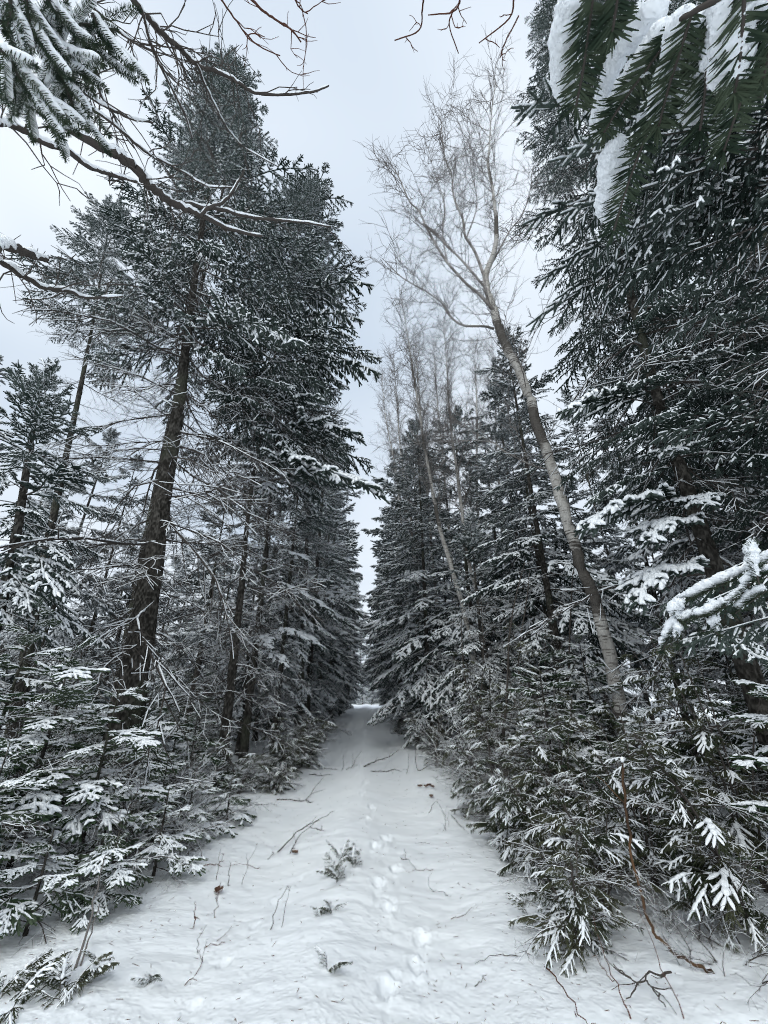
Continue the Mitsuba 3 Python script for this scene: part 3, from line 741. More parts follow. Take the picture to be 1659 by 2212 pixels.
# ------------------------------------------------------------------ young firs and cedar shrubs under the trees
def sapling(label, x, y, h, n, L, seed, kit=('fir_frond_a', 'fir_frond_b', 'fir_frond_a', 'fir_shade', 'fir_shade'), lean=(0, 0), extra=(), bottom=0.25, name='fir_sapling', dead=0, group=None):
    rng = np.random.default_rng(seed)
    key = thing(name, label, 'sapling', group)
    z0 = gz(x, y) - 0.08
    p = catmull([(x, y, z0), (x + lean[0] * 0.4, y + lean[1] * 0.4, z0 + h * 0.5), (x + lean[0], y + lean[1], z0 + h)], 5)
    m = MB()
    m.tube(p, np.linspace(0.012 + 0.008 * h, 0.004, len(p)), 6, 0.08, rng)
    put(key, 'stem', m.ply('bark', True))
    for i in range(n):
        tau = (i + rng.uniform(0, 1)) / n
        hh = z0 + h * (bottom + (0.97 - bottom) * tau)
        put(key, 'frond', place(kit[int(rng.integers(len(kit)))], along(p, hh), i * 2.4 + rng.normal(0, 0.4), 0.05 + 0.7 * tau ** 2 + rng.normal(0, 0.12), max(L * (1 - 0.75 * tau) * rng.uniform(0.75, 1.2), 0.12), rng.normal(0, 0.15), rng.random() < 0.5))
    for pr, tip in extra:
        d = math.hypot(tip[0] - x, tip[1] - y)
        put(key, 'frond', to_tip(pr, along(p, tip[2] + 0.15 * d), tip))
    for i in range(dead):
        put(key, 'dead_branch', place(ALLDEAD[i % 3], along(p, z0 + h * rng.uniform(0.1, 0.7)), rng.uniform(0, 6.28), rng.normal(0, 0.25), rng.uniform(0.4, 0.9)))


def brush(label, x, y, h, n, seed, group=None):
    r = np.random.default_rng(seed)
    key = thing('bare_bush', label, 'bush', group)
    for i in range(n):
        put(key, 'branch', place(ALLDEAD[int(r.integers(3))], (x + r.normal(0, 0.12), y + r.normal(0, 0.12), gz(x, y) - 0.03), r.uniform(0, 6.28), r.uniform(0.5, 1.35), h * r.uniform(0.6, 1.1), r.uniform(-0.5, 0.5), r.random() < 0.5))


FANS = [('fir_fan', t) for t in ((-2.59, 4.55, 0.72), (-2.42, 4.8, 1.17), (-2.25, 4.9, 1.12), (-2.5, 5.1, 1.55), (-3.15, 4.5, 1.3), (-2.95, 4.5, 1.75), (-2.85, 4.3, 0.66), (-1.93, 4.2, 0.24), (-2.15, 4.1, 0.34))]
brush('tangle of bare twigs in the bottom right corner', 2.3, 3.5, 0.6, 9, 776)
brush('dark bare brush behind the base of the orange brown stem', 2.55, 3.75, 0.8, 9, 777)
sapling('small fir with fan shaped snow fronds beside the thick trunk at left', -2.75, 5.0, 1.75, 18, 0.75, 701, dead=6, extra=FANS[:4])
sapling('fir sapling with broad white fronds at the far left bottom', -3.3, 4.9, 2.1, 22, 0.85, 702, dead=8, extra=FANS[4:7])
sapling('low fir sapling heaped with snow at the left path edge, nearest the camera', -2.15, 4.45, 0.62, 13, 0.42, 703, dead=3, extra=FANS[7:])
sapling('knee high fir just behind the low snow heaped one at left', -2.45, 4.8, 0.85, 13, 0.5, 704, dead=4)
sapling('fir sapling with drooping white fronds in front of the thick trunk', -3.0, 6.2, 1.5, 18, 0.7, 705, dead=8)
sapling('bushy fir sapling between the thick trunk and the path', -2.45, 5.9, 1.05, 15, 0.55, 706, dead=8)
sapling('tall thin fir sapling at the left edge of the view', -3.9, 5.0, 2.6, 24, 0.8, 707, dead=8)
sapling('fir sapling tucked behind the thick trunk, white with snow', -4.7, 8.8, 2.4, 22, 0.9, 708, dead=6)
sapling('slight fir sapling right of the thick trunk foot', -3.1, 7.6, 1.3, 16, 0.6, 709, dead=8)
sapling('fir sapling leaning into the frame at the left bottom edge', -2.95, 3.95, 1.3, 18, 0.65, 711, dead=8)
sapling('small fir filling the bottom left bank, half buried', -2.5, 4.1, 0.75, 14, 0.5, 712, dead=6)
sapling('fir sapling crowding the far left edge behind the bank', -3.7, 4.3, 1.9, 22, 0.8, 713, dead=10)
sapling('squat fir right behind the bottom left bank', -3.2, 4.4, 1.0, 16, 0.6, 714, dead=8)
sapling('little fir squeezed between the low heaped fir and the path', -2.05, 5.1, 0.8, 14, 0.45, 715, dead=4)
sapling('fir sapling on the right, dark, under the big spruce', 3.15, 5.2, 1.55, 22, 0.8, 716, dead=8)
sapling('fir sapling on the right, left of the dark one under the big spruce', 2.5, 6.3, 2.2, 24, 0.85, 717, dead=8)
sapling('tall fir sapling just right of the birch trunk', 4.95, 6.9, 3.0, 28, 0.95, 718, dead=8)
sapling('fir sapling at the right edge, lower third', 3.6, 3.7, 1.9, 22, 0.85, 719, dead=8)
sapling('low fir on the left between the thick trunk and the path edge', -2.2, 6.2, 0.75, 14, 0.5, 771, dead=4)
sapling('white fir tuft at the left path edge before the thin mossy trunk', -1.95, 7.0, 0.6, 13, 0.45, 772, dead=4)
sapling('snowy young fir left of the thin mossy trunk foot', -3.1, 8.4, 1.5, 18, 0.7, 773, dead=6)
brush('low bare brush at the left path edge between thick trunk and thin mossy trunk', -2.3, 6.8, 0.8, 10, 774)
brush('bare brush reaching out to the path left of the forked grey branch', -1.95, 5.7, 0.6, 9, 775)
for j in range(10):
    r = np.random.default_rng(860 + j)
    sapling(f'young fir at the right edge beyond the big spruce, {NTH[j]}', r.uniform(4.8, 7.5), 4.2 + 0.33 * (j + r.random()), r.uniform(1.6, 3.2), 20, 0.95, 870 + j, dead=8, group='young firs at the right edge')
for j in range(16):
    r = np.random.default_rng(800 + j)
    yy = 7.0 + 0.75 * (j + r.random())
    sapling(f'young snow covered fir in the undergrowth left of the path, {NTH[j]} of them', -r.uniform(3.4, 8.5), yy, r.uniform(1.2, 3.2), 20, 0.85, 720 + j, dead=8, group='young firs in the left undergrowth')
for j in range(16):
    r = np.random.default_rng(840 + j)
    yy = 7.5 + 0.75 * (j + r.random())
    sapling(f'young snow covered fir in the undergrowth right of the path, {NTH[j]} of them', r.uniform(2.7, 8.0), yy, r.uniform(1.4, 3.4), 22, 0.9, 740 + j, dead=8, group='young firs in the right undergrowth')


def cedar(label, x, y, h, spread, seed, stems=4, per=15, group=None, spray=0.48):
    rng = np.random.default_rng(seed)
    key = thing('cedar_shrub', label, 'shrub', group)
    z0 = gz(x, y) - 0.06
    for s in range(stems):
        a = rng.uniform(0, 6.28)
        hh = h * rng.uniform(0.65, 1.05)
        p = catmull([(x, y, z0), (x + spread * 0.35 * math.cos(a), y + spread * 0.35 * math.sin(a), z0 + hh * 0.55), (x + spread * math.cos(a), y + spread * math.sin(a), z0 + hh)], 5)
        m = MB()
        m.tube(p, np.linspace(0.014, 0.004, len(p)), 5, 0.08, rng)
        put(key, 'stem', m.ply('twig_wood', True))
        for i in range(per):
            tau = (i + rng.uniform(0, 1)) / per
            k = 0.12 + 0.86 * tau
            o = along(p, z0 + hh * k)
            if i % 4 == 0:
                put(key, 'dead_branch', place(ALLDEAD[i % 2], o, rng.uniform(0, 6.28), rng.uniform(-0.1, 0.7), rng.uniform(0.3, 0.7)))
            put(key, 'spray', place(('cedar_a', 'cedar_b', 'cedar_c', 'cedar_c', 'cedar_a', 'cedar_c')[int(rng.integers(6))], o, a + rng.normal(0, 1.4), 0.15 + rng.normal(0, 0.25), min(spray, 0.25 + 0.2 * h) * rng.uniform(0.5, 1.1) * (1.1 - 0.4 * tau), rng.normal(0, 0.2), rng.random() < 0.5))


for lbl, x, y, h, sp, st in [
        ('low cedar shrub with greenish drooping tips, nearest the camera on the right', 1.5, 3.75, 0.62, 0.3, 4),
        ('snowy cedar shrub beside the orange stem, right foreground', 1.95, 4.2, 1.0, 0.4, 4),
        ('cedar shrub at the right edge of the foreground', 2.75, 3.7, 1.35, 0.5, 5),
        ('dark cedar shrub behind the orange stem', 2.6, 4.6, 1.5, 0.5, 5),
        ('cedar shrub hung with snow clumps at the right path edge', 1.8, 4.95, 0.95, 0.4, 4),
        ('rounded cedar shrub whitest with snow at the right path edge', 1.75, 5.8, 1.05, 0.45, 5),
        ('cedar shrub with many snow clumps, halfway along the right thicket', 2.3, 5.6, 1.7, 0.5, 5),
        ('cedar shrub bending over the path edge on the right, white lower sprays', 1.8, 6.8, 1.3, 0.5, 5),
        ('taller cedar shrub in front of the birch foot', 2.7, 6.9, 1.7, 0.5, 4),
        ('cedar shrub with bright top clumps below the birch', 2.2, 7.8, 2.0, 0.55, 5),
        ('tall cedar shrub right of the birch foot', 3.8, 6.0, 2.0, 0.7, 4),
        ('cedar shrub deep in the right thicket under dark boughs', 3.6, 4.6, 2.2, 0.6, 5),
        ('cedar shrub at the far end of the right thicket', 2.5, 9.3, 3.1, 0.7, 6),
        ('tall cedar left of the birch, topped with bright clumps', 3.4, 8.7, 3.3, 0.8, 6)]:
    cedar(lbl, x, y, h, sp, int(900 + 37 * x + 11 * y), st)
for lbl, x, y, h, sp, st in [
        ('leftmost low cedar beside the thin mossy trunk, heaped with snow', -2.25, 8.6, 0.8, 0.4, 4),
        ('low cedar in front of the thin mossy trunk, reaching onto the path', -1.75, 8.9, 0.6, 0.35, 4),
        ('cedar bush right of the thin mossy trunk at the path edge', -1.75, 10.2, 1.2, 0.45, 5),
        ('wide white cedar bush at the left path edge, past the mossy trunk', -1.6, 11.6, 1.3, 0.5, 5)]:
    cedar(lbl, x, y, h, sp, int(1900 - 37 * x + 11 * y), st)
for j in range(11):
    r = np.random.default_rng(950 + j)
    yy = 11.0 + 1.2 * (j + r.random())
    cedar(f'low snowy cedar shrub along the left path edge, {NTH[j]} of that line', -r.uniform(1.55, 2.1), yy, r.uniform(0.5, 1.1), 0.35, 960 + j, 3, 9, 'low cedars at the left path edge', 0.5)
for j in range(7):
    r = np.random.default_rng(980 + j)
    yy = 10.0 + 2.0 * (j + r.random())
    cedar(f'low snowy cedar shrub along the right path edge, {NTH[j]} of that line', r.uniform(1.45, 2.0), yy, r.uniform(0.5, 1.3), 0.35, 990 + j, 3, 9, 'low cedars at the right path edge', 0.5)

for j in range(22):
    r = np.random.default_rng(1050 + j)
    brush(f'tangle of bare snow lined twigs in the left undergrowth, {NTH[j]} of them', -r.uniform(2.3, 6.0), 4.2 + 0.24 * (j + r.random()), r.uniform(0.8, 1.7), 9, 1060 + j, 'bare bushes in the left undergrowth')
for j in range(16):
    r = np.random.default_rng(1080 + j)
    y = 3.9 + 0.57 * (j + r.random())
    brush(f'tangle of bare snow lined twigs in the right thicket, {NTH[j]} of them', r.uniform(1.9 if y < 9 else 1.5, 5.0), y, r.uniform(0.8, 1.8), 9, 1090 + j, 'bare bushes in the right thicket')

# thin bare stems of the right thicket
for j in range(16):
    r = np.random.default_rng(1100 + j)
    x, y, h = r.uniform(2.0, 4.2), 8.5 + 0.4 * (j + r.random()), r.uniform(2.5, 5)
    key = thing('bare_sapling', f'thin bare brown stem in the thicket right of the path, {NTH[j]} of them', 'sapling', 'bare stems in the right thicket')
    m = MB()
    p = curve((x, y, gz(x, y) - 0.1), (r.normal(0, 0.12), r.normal(0, 0.12), 1), h, 8, r, 0.1)
    m.tube(p, np.linspace(0.035, 0.008, 9), 5, 0.08, r)
    put(key, 'stem', m.ply('twig_wood', True))
    for i in range(7):
        put(key, 'branch', place(ALLDEAD[i % 3], p[1 + i], r.uniform(0, 6.28), r.uniform(0.1, 0.7), r.uniform(0.5, 1.1)))

# ------------------------------------------------------------------ bare limbs overhead, upper left
def limb(label, rows, seed, twigs=6, tl=(0.12, 0.4), snow=1.0, name='bare_limb', bsdf='twig_wood', twig_bsdf='twig_wood', r_twig=0.0028, group=None):
    rng = np.random.default_rng(seed)
    key = thing(name, label, 'branch', group)
    p = catmull(np.array(rows, float), 5)
    q, r = p[:, :3].copy(), p[:, 3]
    q[1:-1] += rng.normal(0, 0.22, (len(q) - 2, 3)) * r[1:-1, None]
    m = MB()
    m.tube(q, r, 8, 0.12, rng)
    put(key, 'wood', m.ply(bsdf, True))
    fine, white = MB(), MB()
    for _ in range(twigs):
        k = int(rng.integers(1, len(q) - 1))
        d = unit(unit(q[k + 1] - q[k]) * 0.7 + rng.normal(0, 0.6, 3))
        tw = curve(q[k], d, rng.uniform(*tl), 5, rng, 0.25)
        fine.tube(tw, np.linspace(r_twig, r_twig * 0.5, 6), 4)
        for _ in range(2):
            j = int(rng.integers(1, 5))
            fine.tube(curve(tw[j], unit(unit(tw[j] - tw[j - 1]) + rng.normal(0, 0.7, 3)), rng.uniform(*tl) * 0.5, 3, rng, 0.25), np.linspace(r_twig * 0.8, r_twig * 0.4, 4), 3)
    if snow:
        k = 0
        while k < len(q) - 2:
            e = min(k + int(rng.integers(4, 12)), len(q) - 1)
            pp = catmull(np.column_stack([q[k:e + 1], r[k:e + 1]]), 3)
            rr = pp[:, 3] * 0.95 * snow + 0.004
            w = np.sin(np.linspace(0.12, np.pi - 0.12, len(pp))) ** 0.35
            white.tube(pp[:, :3] + Z * (pp[:, 3:] * 0.55 + 0.003), rr * w * (0.8 + 0.5 * meshkit.noise(pp[:, :3] * 30)), 9, 0.1, rng, flat=0.85)
            k = e + (1 if rng.random() < 0.6 else 0)
        stuff(put(key, 'snow', white.ply('snow', True)))
    if twigs:
        stuff(put(key, 'twigs', fine.ply(twig_bsdf)))
    return key


limb('heaviest snow lined bare limb crossing the upper left sky, dark knot midway', [(-1.360, 0.735, 3.564, 0.0106), (-1.365, 0.762, 3.604, 0.0116), (-1.341, 0.816, 3.651, 0.0129), (-1.285, 0.898, 3.705, 0.0145), (-1.196, 0.997, 3.765, 0.0167), (-1.165, 1.042, 3.812, 0.0186), (-1.121, 1.119, 3.848, 0.0195), (-1.109, 1.195, 3.866, 0.0194), (-1.061, 1.271, 3.899, 0.0177), (-1.003, 1.335, 3.940, 0.0153), (-0.937, 1.401, 3.980, 0.0127), (-0.819, 1.484, 4.024, 0.0099), (-0.671, 1.551, 4.079, 0.0069)], 1201, 14)
limb('snow lined limb just below the heaviest limb at upper left', [(-1.287, 0.744, 3.355, 0.0116), (-1.302, 0.777, 3.405, 0.0113), (-1.297, 0.812, 3.468, 0.0111), (-1.265, 0.888, 3.529, 0.0110), (-1.236, 0.945, 3.593, 0.0104), (-1.212, 1.017, 3.645, 0.0093), (-1.183, 1.071, 3.707, 0.0078), (-1.114, 1.137, 3.781, 0.0054)], 1202, 8)
limb('long limb arching from the top edge to a twiggy tip beside the tall spruce', [(-0.982, 0.673, 4.135, 0.0111), (-0.964, 0.741, 4.188, 0.0108), (-0.945, 0.796, 4.246, 0.0103), (-0.904, 0.862, 4.305, 0.0099), (-0.867, 0.932, 4.361, 0.0093), (-0.796, 0.977, 4.432, 0.0087), (-0.730, 1.031, 4.497, 0.0079), (-0.658, 1.094, 4.556, 0.0071), (-0.549, 1.127, 4.631, 0.0062), (-0.379, 1.142, 4.716, 0.0051), (-0.278, 1.137, 4.792, 0.0040)], 1203, 26, (0.15, 0.45), 0.8)
limb('thin limb drooping from the long arching limb', [(-0.856, 0.919, 4.324, 0.0055), (-0.851, 1.035, 4.373, 0.0051), (-0.830, 1.161, 4.419, 0.0047), (-0.815, 1.245, 4.478, 0.0042), (-0.771, 1.335, 4.540, 0.0035), (-0.613, 1.455, 4.611, 0.0029)], 1204, 5, (0.1, 0.3), 0.8)
limb('snow lined limb above the heaviest limb at upper left', [(-1.236, 0.838, 3.850, 0.0066), (-1.193, 0.936, 3.954, 0.0064), (-1.154, 1.019, 4.058, 0.0058), (-1.103, 1.081, 4.172, 0.0046)], 1205, 6)
limb('thin limb running close above the heaviest limb, ending in a short spur', [(-1.234, 0.869, 3.839, 0.0057), (-1.167, 0.994, 3.923, 0.0057), (-1.121, 1.113, 3.992, 0.0056), (-1.085, 1.190, 4.071, 0.0053), (-1.023, 1.282, 4.152, 0.0050), (-0.948, 1.379, 4.229, 0.0046), (-0.813, 1.440, 4.340, 0.0041)], 1206, 8)
limb('short branch forking upward from the heaviest limb', [(-0.948, 1.387, 3.964, 0.0100), (-0.898, 1.357, 3.986, 0.0090), (-0.809, 1.335, 4.014, 0.0075), (-0.751, 1.292, 4.041, 0.0058), (-0.683, 1.221, 4.083, 0.0048)], 1207, 5, (0.06, 0.15))
limb('white side branch reaching right from the heaviest limb across the spruce', [(-1.007, 1.331, 3.972, 0.0098), (-0.868, 1.410, 4.072, 0.0094), (-0.709, 1.497, 4.161, 0.0082), (-0.458, 1.573, 4.261, 0.0064), (-0.282, 1.638, 4.335, 0.0045)], 1208, 5, (0.1, 0.3))
limb('thick broken branch stub poking in at the left edge', [(-1.284, 0.926, 2.980, 0.0187), (-1.300, 0.954, 3.022, 0.0181), (-1.291, 0.999, 3.075, 0.0159), (-1.291, 1.048, 3.116, 0.0131), (-1.288, 1.094, 3.161, 0.0109)], 1209, 3, (0.05, 0.15))
limb('snow covered limb below the broken stub at the left edge', [(-1.355, 0.994, 3.019, 0.0115), (-1.385, 1.041, 3.062, 0.0108), (-1.382, 1.127, 3.105, 0.0103), (-1.376, 1.210, 3.150, 0.0096), (-1.343, 1.285, 3.222, 0.0082), (-1.325, 1.358, 3.279, 0.0064), (-1.234, 1.431, 3.385, 0.0045)], 1210, 9, (0.1, 0.3))
limb('thin limb entering at the top edge left of the long arching limb', [(-1.164, 0.655, 4.061, 0.0063), (-1.155, 0.703, 4.137, 0.0056), (-1.140, 0.773, 4.209, 0.0049), (-1.114, 0.835, 4.286, 0.0042), (-1.079, 0.891, 4.366, 0.0033)], 1211, 12, (0.15, 0.45), 0.7)
limb('thin twig hanging steeply from the long arching limb', [(-0.956, 0.714, 4.133, 0.0047), (-0.989, 0.794, 4.186, 0.0046), (-1.008, 0.869, 4.244, 0.0044), (-1.001, 0.994, 4.293, 0.0043), (-0.993, 1.116, 4.339, 0.0041), (-1.008, 1.229, 4.377, 0.0038)], 1212, 8, (0.1, 0.35), 0.6)
limb('bare twig hanging below the dark needled clump', [(-1.133, 0.767, 3.928, 0.0046), (-1.184, 0.892, 3.946, 0.0044), (-1.196, 0.972, 3.997, 0.0042), (-1.213, 1.058, 4.043, 0.0038), (-1.209, 1.151, 4.093, 0.0035)], 1213, 10, (0.15, 0.45), 0.6)
for j, (lbl, rows) in enumerate([
        ('bare twig hanging from the top edge above the tall spruce top', [(-0.773, 0.809, 4.705, 0.0045), (-0.749, 0.878, 4.772, 0.0041), (-0.710, 0.959, 4.837, 0.0037), (-0.662, 1.029, 4.906, 0.0032), (-0.566, 1.087, 4.985, 0.0027)]),
        ('bare twig at the top edge, second right of the spruce top', [(-0.633, 0.811, 4.735, 0.0057), (-0.588, 0.873, 4.807, 0.0054), (-0.535, 0.924, 4.881, 0.0049), (-0.477, 0.976, 4.954, 0.0045), (-0.441, 1.038, 5.019, 0.0040)]),
        ('short bare twig at the top edge left of the clear sky', [(-0.421, 0.813, 4.771, 0.0035), (-0.403, 0.874, 4.861, 0.0030), (-0.380, 0.914, 4.957, 0.0025)]),
        ('bare twig hanging into the clear sky at top centre, leftmost there', [(0.227, 0.796, 4.794, 0.0047), (0.232, 0.857, 4.882, 0.0041), (0.227, 0.953, 4.960, 0.0034), (0.098, 1.023, 5.050, 0.0027)]),
        ('short bare twig reaching left at top centre', [(0.411, 0.786, 4.779, 0.0046), (0.402, 0.867, 4.915, 0.0037), (0.280, 0.925, 5.068, 0.0026)]),
        ('longest bare twig hanging straight down at top centre', [(0.383, 0.823, 4.773, 0.0035), (0.385, 0.914, 4.904, 0.0031), (0.471, 1.049, 5.011, 0.0027)]),
        ('bare twig at the top edge above the white birch crown, bending left', [(0.669, 0.767, 4.739, 0.0046), (0.694, 0.868, 4.866, 0.0037), (0.581, 1.003, 5.008, 0.0027)]),
        ('bare twig at the top edge beside the hanging spruce shoots', [(0.707, 0.819, 4.718, 0.0035), (0.693, 0.953, 4.842, 0.0032), (0.710, 1.047, 4.970, 0.0027)])]):
    limb(lbl, rows, 1220 + j, 5 if j < 3 else 2, (0.08, 0.3) if j < 3 else (0.05, 0.14), 0, 'bare_twig', 'red_twig', 'red_twig', 0.0028)

# ------------------------------------------------------------------ near needled sprays
def needle_rows(mb, pts, step, length, rw, rng, round_=False):
    p = catmull(np.array(pts, float)[:, :3], 6)
    seg = np.linalg.norm(np.diff(p, axis=0), axis=1)
    cum = np.concatenate([[0], np.cumsum(seg)])
    s = np.arange(0, cum[-1], step)
    k = np.clip(np.searchsorted(cum, s, side='right') - 1, 0, len(seg) - 1)
    o = p[k] + (p[k + 1] - p[k]) * ((s - cum[k]) / seg[k])[:, None]
    t = unit(p[k + 1] - p[k])
    side = unit(np.cross(t, Z))
    up = np.cross(side, t)
    P0, P1 = [], []
    for a in ((0.0, 0.15, np.pi, np.pi - 0.15, -0.35, np.pi + 0.35) if not round_ else (0, 1, 2, 3, 4, 5)):
        an = a + rng.normal(0, 0.18, len(s))
        d = unit(np.cos(an)[:, None] * side + np.sin(an)[:, None] * up + t * rng.uniform(0.25, 0.75, (len(s), 1)))
        ln = length * rng.uniform(0.75, 1.1, len(s)) * np.clip(0.5 + s / 0.03, 0, 1)
        keep = rng.random(len(s)) < (0.9 if round_ else 0.72)
        P0.append(o[keep]); P1.append((o + d * ln[:, None])[keep])
    P0, P1 = np.vstack(P0), np.vstack(P1)
    mb.spindles(P0, P1, rw, rw * 0.6, 0, ((0, .7), (.55, 1), (1, .35)), 3, rng, 0.1)
    e = p[-1]
    d = unit(t[-1] + rng.normal(0, 0.75, (16, 3)))
    mb.spindles(np.repeat(e[None], 16, 0), e + d * length * 0.8, rw, rw * 0.6, 0, ((0, .7), (.55, 1), (1, .35)), 3, rng, 0.1)


def lumpy(mb, rows, rng, lump=0.22, sides=22, step=0.0025, freq=70.0, flat=0.9):
    """A pillow of settled snow along the points, lumpy and rounded at its ends."""
    a = np.array(rows, float)
    p = catmull(a, max(4, int(np.linalg.norm(np.diff(a[:, :3], axis=0), axis=1).max() / step)))
    q, r = p[:, :3], p[:, 3]
    s = np.linspace(0, 1, len(q))
    L = np.linalg.norm(np.diff(q, axis=0), axis=1).sum()
    endr = r.mean() / L
    w = np.sqrt(np.clip(1 - (1 - np.clip(s / endr, 0, 1)) ** 2, 0.02, 1)) * np.sqrt(np.clip(1 - (1 - np.clip((1 - s) / endr, 0, 1)) ** 2, 0.02, 1))
    r = r * w * (0.82 + 0.4 * meshkit.noise(q * freq * 0.35, 3))
    n0 = mb.n
    mb.tube(q, r, sides, 0, None, flat=flat, caps=True)
    v = mb.v[-1]
    c = np.repeat(q, sides, 0)
    out = v[:len(c)] - c
    tips = c + out
    v[:len(c)] = c + out * (1 + lump * 2.2 * (meshkit.fbm(v[:len(c)] * freq, 3, 11)[:, None] - 0.5) + 0.1 * (meshkit.noise(v[:len(c)] * freq * 5, 5)[:, None] - 0.5))


def crumbs(mb, rng, n, size):
    '''Loose grains stuck to the snow already in mb.'''
    v = np.vstack(mb.v)
    p = v[rng.integers(0, len(v), n)] + rng.normal(0, size * 0.5, (n, 3))
    r = size * rng.uniform(0.5, 1.5, n)
    mb.spindles(p - rng.normal(0, 1, (n, 3)) * r[:, None] * 0.6, p + rng.normal(0, 1, (n, 3)) * r[:, None] * 0.6, r, r, 0, ((0, .6), (.5, 1), (1, .5)), 4, rng, 0.3)


rng = np.random.default_rng(1300)
FIR = [[(0.265, 0.144, 2.142), (0.266, 0.176, 2.163), (0.265, 0.209, 2.183), (0.266, 0.242, 2.200)], [(0.186, 0.129, 2.156), (0.196, 0.150, 2.169), (0.208, 0.184, 2.177), (0.217, 0.215, 2.185)],
       [(0.290, 0.184, 2.164), (0.299, 0.230, 2.166), (0.306, 0.277, 2.165), (0.315, 0.326, 2.159)], [(0.264, 0.131, 2.123), (0.275, 0.159, 2.132), (0.286, 0.186, 2.142), (0.298, 0.214, 2.148)],
       [(0.272, 0.107, 2.078), (0.288, 0.127, 2.079), (0.302, 0.146, 2.081), (0.315, 0.164, 2.084)], [(0.286, 0.133, 2.134), (0.303, 0.159, 2.133), (0.318, 0.182, 2.133), (0.333, 0.209, 2.130)],
       [(0.328, 0.150, 2.104), (0.342, 0.171, 2.114), (0.355, 0.197, 2.121), (0.368, 0.223, 2.126)], [(0.303, 0.116, 2.081), (0.323, 0.137, 2.087), (0.339, 0.157, 2.095)],
       [(0.258, 0.137, 2.192), (0.258, 0.153, 2.203), (0.254, 0.173, 2.214), (0.250, 0.198, 2.223)], [(0.205, 0.127, 2.149), (0.211, 0.139, 2.155), (0.217, 0.153, 2.161)]]
FIRSNOW = [[(0.260, 0.138, 2.191, 0.0129), (0.260, 0.160, 2.202, 0.0128), (0.253, 0.185, 2.215, 0.0112), (0.257, 0.223, 2.218, 0.0100), (0.267, 0.256, 2.218, 0.0085)],
           [(0.181, 0.137, 2.188, 0.0123), (0.184, 0.154, 2.196, 0.0138), (0.189, 0.176, 2.202, 0.0132), (0.199, 0.199, 2.205, 0.0119), (0.214, 0.222, 2.206, 0.0089)],
           [(0.283, 0.241, 2.193, 0.0107), (0.290, 0.268, 2.198, 0.0176), (0.305, 0.299, 2.196, 0.0174), (0.317, 0.335, 2.191, 0.0127)], [(0.282, 0.124, 2.138, 0.0066), (0.295, 0.139, 2.135, 0.0081), (0.303, 0.158, 2.134, 0.0072), (0.308, 0.167, 2.135, 0.0052)],
           [(0.310, 0.186, 2.176, 0.0057), (0.325, 0.204, 2.174, 0.0069), (0.335, 0.219, 2.174, 0.0051)], [(0.340, 0.181, 2.136, 0.0063), (0.354, 0.202, 2.144, 0.0086), (0.373, 0.230, 2.146, 0.0061)],
           [(0.316, 0.121, 2.120, 0.0068), (0.334, 0.142, 2.127, 0.0081), (0.356, 0.171, 2.129, 0.0074)], [(0.299, 0.209, 2.197, 0.0061), (0.305, 0.230, 2.199, 0.0074), (0.320, 0.240, 2.199, 0.0054)]]
key = thing('fir_branch', 'close fir branch with flat dark needles and thick snow slabs, top right corner', 'branch')
for j, tw in enumerate(FIR):
    m, g = MB(), MB()
    m.tube(catmull(np.array(tw), 6), 0.0014, 6, 0.1, rng)
    k = put(key, 'twig', m.ply('twig_wood', True))
    needle_rows(g, tw, 0.0034, 0.024, 0.00115, rng)
    stuff(put(k, 'needles', g.ply('near_needles')))
m = MB()
m.tube(catmull(np.array([(0.271, 0.105, 2.078), (0.261, 0.129, 2.117), (0.268, 0.146, 2.147), (0.290, 0.184, 2.164)]), 6), 0.0022, 6, 0.1, rng)
put(key, 'stem', m.ply('twig_wood', True))
for j in (0, 3, 4, 5, 7):
    a = np.array(FIR[j])
    FIRSNOW.append(np.column_stack([a + Z * 0.014, np.full(len(a), 0.0115 if j != 4 else 0.015)]).tolist())
for sn in FIRSNOW:
    g = MB()
    lumpy(g, sn, rng, 0.3, 30, 0.0011, 120.0)
    crumbs(g, rng, 500, 0.0007)
    put(key, 'snow_slab', g.ply('near_snow', True))

NF = [[(1.364, 1.247, 2.043, 0.0202), (1.320, 1.342, 2.002, 0.0220), (1.272, 1.429, 1.978, 0.0239), (1.232, 1.503, 1.952, 0.0204), (1.211, 1.554, 1.945, 0.0164)],
      [(1.290, 1.197, 1.979, 0.0191), (1.267, 1.264, 1.959, 0.0206), (1.246, 1.329, 1.921, 0.0221), (1.215, 1.400, 1.879, 0.0187), (1.183, 1.463, 1.866, 0.0152)], [(1.263, 1.243, 1.916, 0.0193), (1.270, 1.311, 1.901, 0.0217), (1.269, 1.388, 1.869, 0.0145)],
      [(1.239, 1.408, 1.906, 0.0214), (1.226, 1.459, 1.874, 0.0236), (1.227, 1.499, 1.823, 0.0153)], [(1.210, 1.503, 1.882, 0.0226), (1.174, 1.568, 1.850, 0.0250), (1.144, 1.632, 1.771, 0.0163)], [(1.192, 1.506, 1.935, 0.0229), (1.166, 1.533, 1.905, 0.0249), (1.183, 1.530, 1.848, 0.0157)],
      [(1.234, 1.421, 1.859, 0.0213), (1.220, 1.438, 1.830, 0.0230), (1.227, 1.437, 1.802, 0.0147)], [(1.253, 1.247, 1.939, 0.0195), (1.249, 1.229, 2.012, 0.0212), (1.248, 1.212, 2.062, 0.0137)], [(1.172, 1.538, 1.853, 0.0229), (1.158, 1.559, 1.780, 0.0157)]]
key = thing('fir_branch', 'fir bough with fat bright snow pillows at the right edge, halfway up', 'branch')
